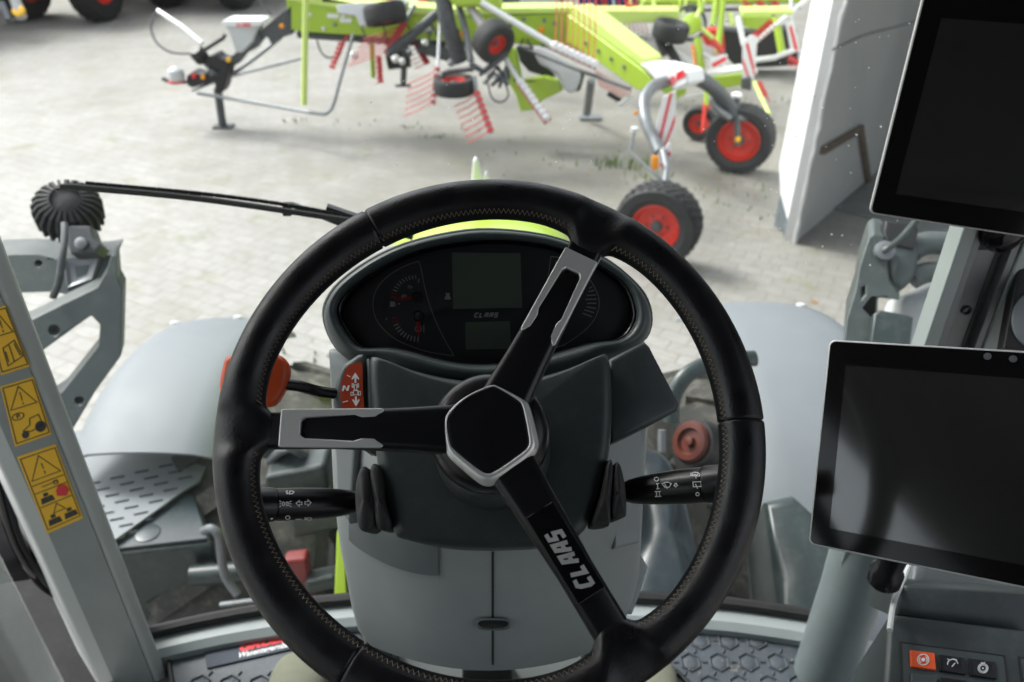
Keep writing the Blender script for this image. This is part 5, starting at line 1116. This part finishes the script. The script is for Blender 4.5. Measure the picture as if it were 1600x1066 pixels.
for k in range(9):
    px = 560 + k * 36; T('hydraulic_hose', [(px, 20 + random.uniform(0, 20)), (px + 14, 52 + random.uniform(0, 22)), (px + 30, 60 + random.uniform(0, 24)), (px + 44, 40 + random.uniform(0, 20))], 8.55, 1.2, 'black', rk, 5)
for u in (.15, .35, .55, .75):
    px, py = 900 + 100 * u, 52 + 62 * u; MB().lathe(PBm(px, py + 6, .004), PBm.n, [(.02, -.004), (.02, .012), (.008, .016)], 8).build('bolt', 'galv', rk)
# drawbar and headstock
PT('drawbar_plate', [(404, 50), (440, 20), (456, 8), (456, 54), (432, 62), (424, 70), (418, 58), (404, 64)], PA, .12, 'dsteel', rk, .0)
PT('drawbar', [(404, 52), (410, 62), (400, 76), (384, 84), (372, 100), (358, 108), (352, 96), (366, 84)], PA, .12, 'dsteel', rk, .03)
T('drawbar_tube', [(440, 58), (400, 90), (345, 130)], 9.1, 3, 'galv', rk); T('drawbar_tube', [(470, 92), (390, 112), (350, 122), (300, 142)], 9.2, 2, 'galv', rk)
PT('headstock', [(318, 92), (336, 84), (345, 92), (356, 94), (358, 108), (350, 140), (344, 148), (336, 144), (334, 128), (300, 138), (292, 134), (290, 120), (300, 112), (312, 116), (328, 112)], PA, .2, 'black', rk, .1, bevel=.02)
MB().lathe(PA(308, 82, .1), camn(-.3, .5, -1), [(.06, -.12), (.085, -.1), (.09, .0), (.06, .04)], 20).build('shaft_guard', 'black', rk); T('top_link', [(316, 80), (348, 60), (352, 54)], 9.0, 3.2, 'black', rk); T('top_link', [(312, 86), (334, 106), (336, 120)], 9.0, 8, 'dsteel', rk)
for px, py, m_ in ((357, 94, 'yellow'), (317, 121, 'amber'), (303, 119, 'redp'), (440, 41, 'amber')): MB().lathe(PA(px, py, .14), PA.n, [(.024, -.02), (.024, .01), (.014, .015)], 12).build('coloured_cap', m_, rk)
T('hitch_bar', [(254, 123), (268, 128), (296, 128)], 9.2, 3.2, 'dsteel', rk, 4)
MB().lathe(PA(276, 118, .1), (0, 0, 1), [(.08, -.05), (.09, .0), (.08, .06), (.045, .09), (.01, .10)], 24).build('shaft_cover', 'cover', rk); MB().lathe(PA(276, 127, .1), (0, 0, 1), [(.086, -.015), (.092, .0), (.086, .015)], 24).build('cover_ring', 'tine', rk)
PT('hose_box', [(350, 38), (406, 38), (400, 52), (396, 66), (378, 84), (366, 82), (360, 62)], PA, .22, 'cover', rk, .05, bevel=.03, label='pale grey box with a white lid on the drawbar'); PT('box_lid', [(346, 34), (352, 32), (408, 32), (412, 37), (406, 41), (348, 41)], PA, .26, 'wall', rk, .08, bevel=.03)
p0_, p1_ = PA(370, 42, .106), PA(392, 42, .106); ex_ = (p1_ - p0_).normalized(); blockword('CLAAS', p0_, ex_, PA.n.cross(ex_).normalized(), .035, (p1_ - p0_).length / 5, 'redp', rk, sl=.3, th=.009, nh=.003)
T('drive_shaft', [(247, 17), (285, 42), (316, 68)], [9.6, 9.4, 9.3], 3.6, 'wtube', rk)
T('hydraulic_hose', [(242, 20), (236, 44), (246, 68), (268, 82), (292, 84), (306, 82)], 9.5, 1.6, 'dsteel', rk, 6); T('hydraulic_hose', [(400, -8), (412, 10), (424, 22)], 9.4, 1.4, 'dsteel', rk, 4); T('hydraulic_hose', [(494, 56), (500, 78), (512, 90), (528, 88)], 8.9, 1.4, 'dsteel', rk, 5)
T('jack_leg', [(340, 138), (348, 196)], [9.2, 9.38], 6.2, 'dsteel', rk); MB().box(G(350, 199) + Vector((0, 0, .012)), .22, .16, .02).build('jack_foot', 'dsteel', rk)
T('guard_bar', [(308, 146), (360, 154), (440, 168), (500, 178), (514, 174), (522, 160), (534, 116), (552, 54)], [8.9, 8.9, 8.7, 8.5, 8.5, 8.5, 8.5, 8.5], 2.7, 'galv', rk, 5)
T('lime_pole', [(478, -14), (475, 164)], [8.0, 8.5], 4.8, 'limep', rk, n=16)
# ------------------------------------------------------------------ second rake behind
r2 = thing('hay_rake', G(1150, 110), 'second lime green hay rake close behind the white beam end, beside the hall wall', 'hay rake')
P2 = Plane((2, 10.3, 0), (-.1, -1, 0))
PT('main_beam', [(905, 16), (1062, 16), (1062, 36), (940, 36), (905, 32)], P2, .3, 'limep', r2, bevel=.02); PT('main_beam', [(1160, 17), (1240, 16), (1240, 24), (1160, 25)], P2, .3, 'limep', r2, bevel=.02)
T('drum_ring', [(1078 + 24 * math.cos(a * .35), 36 + 26 * math.sin(a * .35)) for a in range(19)], 10.4, 3, 'dsteel', r2); MB().lathe(W(1080, 38, 10.6), camn(-.3, .1, -1), [(.14, -.02), (.14, .02), (.03, .04)], 24).build('drum_disc', 'lime', r2)
for a_, b_, r_, m_ in (((1130, -10), (1122, 82), 5, 'lime'), ((1120, -10), (1114, 40), 4.5, 'lime'), ((1090, 60), (1097, 110), 5.5, 'lime'), ((1082, 70), (1088, 108), 2.5, 'amber'), ((1212, 28), (1222, 84), 6, 'lime'), ((1092, -10), (1096, 20), 4, 'lime'), ((1104, -10), (1088, 28), 3, 'limep'), ((1140, 20), (1145, 40), 4, 'limep'), ((985, 36), (1012, -8), 1.5, 'limep'), ((1060, 14), (1040, -8), 1.6, 'lime'), ((986, -8), (982, 40), 2.4, 'limep'), ((1022, -8), (1022, 22), 3.2, 'limep'), ((1096, 44), (1118, 64), 3.5, 'limep'), ((940, 46), (1000, 60), 3.4, 'lime')):
    T('frame_tube', [a_, b_], 10.2, r_, m_, r2)
for a_, b_, r_ in (((1040, 68), (1082, 104), 5), ((1098, 84), (1142, 112), 4), ((1044, 84), (1100, 112), 3), ((1178, 94), (1212, 90), 4.4), ((1210, 90), (1242, 78), 4), ((1264, -4), (1180, 66), 3.2), ((1236, -6), (1236, 30), 2.4), ((1162, 118), (1182, 112), 4), ((1072, 152), (1110, 146), 2.6), ((1153, 26), (1162, 70), 4.2)):
    T('grey_tube', [a_, b_], 10.0 if a_[0] != 1153 else 9.6, r_, 'wtube', r2)
PT('rear_beam', [(1104, 122), (1160, 116), (1160, 133), (1118, 141), (1104, 136)], Plane(W(1130, 128, 9.6), (-.2, -1, 0)), .25, 'lime', r2); PT('beam_top', [(1104, 116), (1160, 108), (1160, 117), (1104, 123)], Plane(W(1130, 116, 9.6), (-.2, -1, 0)), .25, 'wtube', r2)
Pd = Plane(W(1190, 80, 11.2), (0, -1, 0)); PT('dark_guard', [(1132, 48), (1175, 52), (1245, 46), (1248, 102), (1190, 106), (1150, 104), (1135, 90)], Pd, .3, 'black', r2); PT('lime_guard', [(1160, 26), (1208, 26), (1208, 38), (1196, 48), (1166, 44)], Plane(W(1180, 35, 10.8), (0, -1, 0)), .2, 'lime', r2); PT('side_cover', [(1095, 48), (1130, 46), (1134, 74), (1104, 72)], Plane(W(1115, 60, 11), (0, -1, 0)), .2, 'red', r2)
wheel(r2, W(1048, 48, 9.6), camn(.15, .78, -.6), .22, .2, .11, name='rotor_wheel', rm='dsteel'); wheel(r2, W(1093, 192, 8.9), (-.45, -.88, 0), .185, .12, .11, name='rotor_wheel')
T('rotor_carrier', [(1030, 60), (1040, 85)], 9.7, 8, 'black', r2); T('rotor_carrier', [(1044, 72), (1062, 104)], 9.7, 7, 'black', r2)
T('wheel_leg', [(1102, 160), (1098, 206)], 8.75, 3.2, 'red', r2); T('wheel_leg', [(1108, 162), (1106, 200)], 8.8, 2.6, 'red', r2); T('wheel_leg', [(1104, 144), (1103, 166)], 8.75, 4, 'lime', r2); T('lime_pole', [(1178, 128), (1202, 180)], [9.3, 9.0], 3.2, 'limep', r2)
PT('lime_bracket', [(1032, 142), (1044, 124), (1075, 130), (1072, 146), (1050, 160), (1040, 180), (1034, 170), (1046, 150)], Plane(W(1050, 140, 8.4), (0, -1, 0)), .1, 'lime', r2)
Pw2 = Plane(W(1170, 90, 9.4), (-.2, -1, .1)); board([(1160, 64), (1174, 54), (1183, 58), (1181, 100), (1178, 124), (1160, 124)], Pw2, [[(1165, 70), (1169, 66), (1180, 112), (1179, 120)], [(1161, 90), (1161, 100), (1168, 123), (1172, 123)]], 'tall warning board with red diagonal stripes behind the far wheel', r2)
Pw3 = Plane(W(1238, 55, 9.9), (-.1, -1, .1)); board([(1228, 36), (1240, 30), (1250, 80), (1236, 82)], Pw3, [[(1233, 42), (1237, 40), (1247, 78), (1242, 80)]], 'narrow warning board close to the hall wall', r2); board([(1108, 92), (1136, 84), (1138, 96), (1110, 108)], Plane(W(1120, 96, 9.7), (-.1, -1, .3)), [[(1112, 100), (1134, 88), (1136, 94), (1114, 106)]], 'small warning board lying flat behind the beam', r2)
PT('board_bracket', [(1160, 124), (1174, 120), (1174, 142), (1160, 140)], Plane(W(1166, 130, 9.3), (0, -1, 0)), .08, 'dsteel', r2)
for a_, b_, n_, wv_ in (((975, 50), (1016, 58), 6, (-6, -24)), ((1112, 62), (1130, 82), 5, (-8, 8)), ((1172, 62), (1206, 32), 6, (8, 10)), ((1185, 128), (1196, 150), 4, (10, 14)), ((1232, 90), (1248, 100), 3, (-4, 12)), ((905, 38), (950, 30), 5, (18, 14)), ((978, 8), (1000, 24), 4, (-6, -20))):
    tinerow(r2, a_, b_, n_, 9.9, wv_, rp=2.4, cap=a_[0] in (975, 905))
# third machine and parked load behind
r3 = thing('hay_rake', G(1000, 20), 'third lime green rake at the top edge, only its thin frame bars showing', 'hay rake')
for k in range(16):
    px = 985 + k * 14 + random.uniform(-5, 5); T('frame_bar', [(px, -20), (px + random.uniform(-22, 22), random.uniform(8, 30))], 12.0 + random.uniform(0, 1), random.uniform(1.4, 3.6), random.choice(('lime', 'limep', 'lime', 'dsteel')), r3)
T('main_beam', [(1000, 4), (1250, 0)], 12.3, 5, 'lime', r3); T('frame_bar', [(960, 20), (1250, 12)], 12.6, 2.5, 'dsteel', r3)
for k in range(3): tinerow(r3, (1160 + 24 * k, 2), (1178 + 22 * k, 18), 4, 12.2, (-6, 14), rp=2.2)
r4 = thing('hay_rake', G(620, -20), 'fourth rake behind the first, showing red brackets and a pale guard at the top edge', 'hay rake')
T('main_beam', [(540, -12), (780, -6)], 10.2, 8, 'lime', r4); T('grey_guard', [(575, -10), (690, 14)], 9.9, 6, 'cover', r4)
for a_, b_ in (((560, 2), (600, 8)), ((596, -2), (618, 10)), ((655, 2), (676, 14)), ((700, 12), (730, 20)), ((716, 16), (742, 8))): tinerow(r4, a_, b_, 4, 9.8, (-8, 10), rp=3.4)
T('gear_case', [(664, 8), (700, 14)], 10, 9, 'black', r4); T('gear_case', [(780, -4), (808, 8)], 10, 14, 'dsteel', r4)
tl = thing('grey_trailer', G(850, -10), 'pale grey trailer side at the top edge above the lime beam', 'trailer')
Pt = Plane(W(850, 10, 12.5), (0, -1, 0)); PT('side_wall', [(796, -120), (900, -120), (900, 34), (798, 34)], Pt, 1.6, 'cover', tl); T('side_post', [(876, -60), (878, 18)], 12.2, 3.5, 'dsteel', tl)
bl = thing('parked_implement', G(1000, -20), 'blue and red implement frame at the very top right of centre', 'implement')
T('blue_frame', [(905, -4), (960, 2), (1060, 4)], 13.2, 10, mat('blue paint', (.03, .08, .35), .4), bl)
for k in range(18): T('red_share', [(930 + k * 9, -14), (932 + k * 9 + random.uniform(-4, 4), 15)], 13.0, random.uniform(1.5, 3), random.choice(('red', 'wtube', 'tine')), bl)
# ------------------------------------------------------------------ tractors parked at the far left
def tractor(x, y, rz, label, R1=.62, R2=.85, col='lime'):
    t = thing('parked_tractor', (0, 0, 0), label, 'tractor', None)
    for sx in (-1, 1):
        wheel(t, (sx * .72, 0, R1), (sx, 0, 0), R1, .42, R1 * .56, lugs=22, name='front_wheel', tm='rubber', lugh=.025)
        wheel(t, (sx * .8, 2.4, R2), (sx, 0, 0), R2, .55, R2 * .56, lugs=22, name='rear_wheel', tm='rubber', lugh=.03)
    MB().box((0, .9, .85), .5, 2.9, .5).build('chassis', 'dsteel', t, bevel=.03)
    MB().tube([(-.72, 0, R1), (.72, 0, R1)], .09, 12).build('front_axle', 'dsteel', t)
    MB().dome([(-.42, .2, 1.1), (.42, .2, 1.1), (.42, 1.9, 1.1), (-.42, 1.9, 1.1)], (0, 0, 1), 0, .001, 0).build('bonnet_base', 'dsteel', t)
    MB().dome([(-.40, -.35, 1.7), (.40, -.35, 1.7), (.44, 1.5, 1.78), (-.44, 1.5, 1.78)], (0, 0, 1), .7, .12, .03, fseg=6).build('bonnet', col, t)
    MB().box((0, -.42, 1.35), .62, .10, .5).build('front_grille', 'black', t, bevel=.02)
    cb_ = MB().prism([(-.75, 1.5, 1.7), (.75, 1.5, 1.7), (.75, 2.9, 1.7), (-.75, 2.9, 1.7)], (0, 0, .12)); cb_.build('cab_floor', 'dsteel', t)
    for sx in (-1, 1):
        for yy in (1.52, 2.86): MB().tube([(sx * .72, yy, 1.8), (sx * .66, yy, 2.95)], .045, 8).build('cab_post', 'dsteel', t)
        MB().box((sx * .66, 0, 1.32), .36, .8, .03).build('fender', 'dsteel', t, bevel=.01)
    MB().box((0, 2.2, 3.0), 1.5, 1.7, .14).build('cab_roof', 'cover', t, bevel=.04)
    t.location = (x, y, 0); t.rotation_euler = (0, 0, rz); return t
tractor(-8.15, 15.45, R(-8), 'parked tractor with two red front rims at the top left edge'); tractor(-6.0, 16.6, R(-8), 'parked tractor half hidden behind the row at the top, dark tyre with a red rim')
tractor(-4.5, 18.4, R(-8), 'farthest parked tractor of the row at the top edge'); tractor(-9.85, 13.3, R(20), 'parked tractor with a large lugged tyre in the top left corner', R1=.66)
bx_ = thing('loader_weight', G(15, 40), 'yellow round reflector and grey linkage on the tyre at the top left corner', 'reflector')
MB().lathe(W(29, 17, 12.9), camn(0, .2, -1), [(.10, -.03), (.10, .02), (.04, .03)], 20).build('yellow_disc', 'yellow', bx_); T('linkage', [(20, -10), (34, 28)], 12.95, 8, 'cover', bx_); T('linkage', [(2, 5), (14, 32)], 12.9, 6, 'galv', bx_)
hd2 = thing('hedge_wall', (-6, 22, 0), 'long low dark shed behind the parked tractors', 'building')
MB().box((-8, 24, 2), 34, 4, 4).build('wall', 'dsteel', hd2)
# ------------------------------------------------------------------ unseen driver's seat behind the camera, added to block light into the cab
st_ = thing('driver_seat', (-.05, -.5, 1.7), 'black driver seat behind the steering wheel', 'seat')
MB().dome([(-.30, -.62, 2.12), (.22, -.62, 2.12), (.22, -.18, 2.12), (-.30, -.18, 2.12)], (0, 0, 1), .16, .05, .01).build('seat_cushion', 'rubber', st_)
MB().dome([(-.30, -.58, 2.1), (.22, -.58, 2.1), (.20, -.70, 3.0), (-.28, -.70, 3.0)], (0, -1, 0), -.02, .05, .01).build('seat_backrest', 'rubber', st_)
MB().box((-.04, -.4, 1.9), .3, .3, .4).build('seat_pedestal', 'rubber', st_)

for o in C.objects:
    if o.parent: continue
    b_ = o.name.split('.')[0]
    g_ = {'parked_tractor': 'tractors parked at the top left', 'hay_rake': 'hay rakes parked in the yard', 'front_fender': 'front fenders of the tractor', 'muddy_tyre': 'front tyres of the tractor', 'floor_mat': 'floor mats beside the column', 'monitor': 'touchscreen monitors on the right', 'mirror_bracket': 'cast brackets outside the cab', 'running_gear': 'chassis parts under the cab'}.get(b_)
    if g_ and 'group' not in o: o['group'] = g_
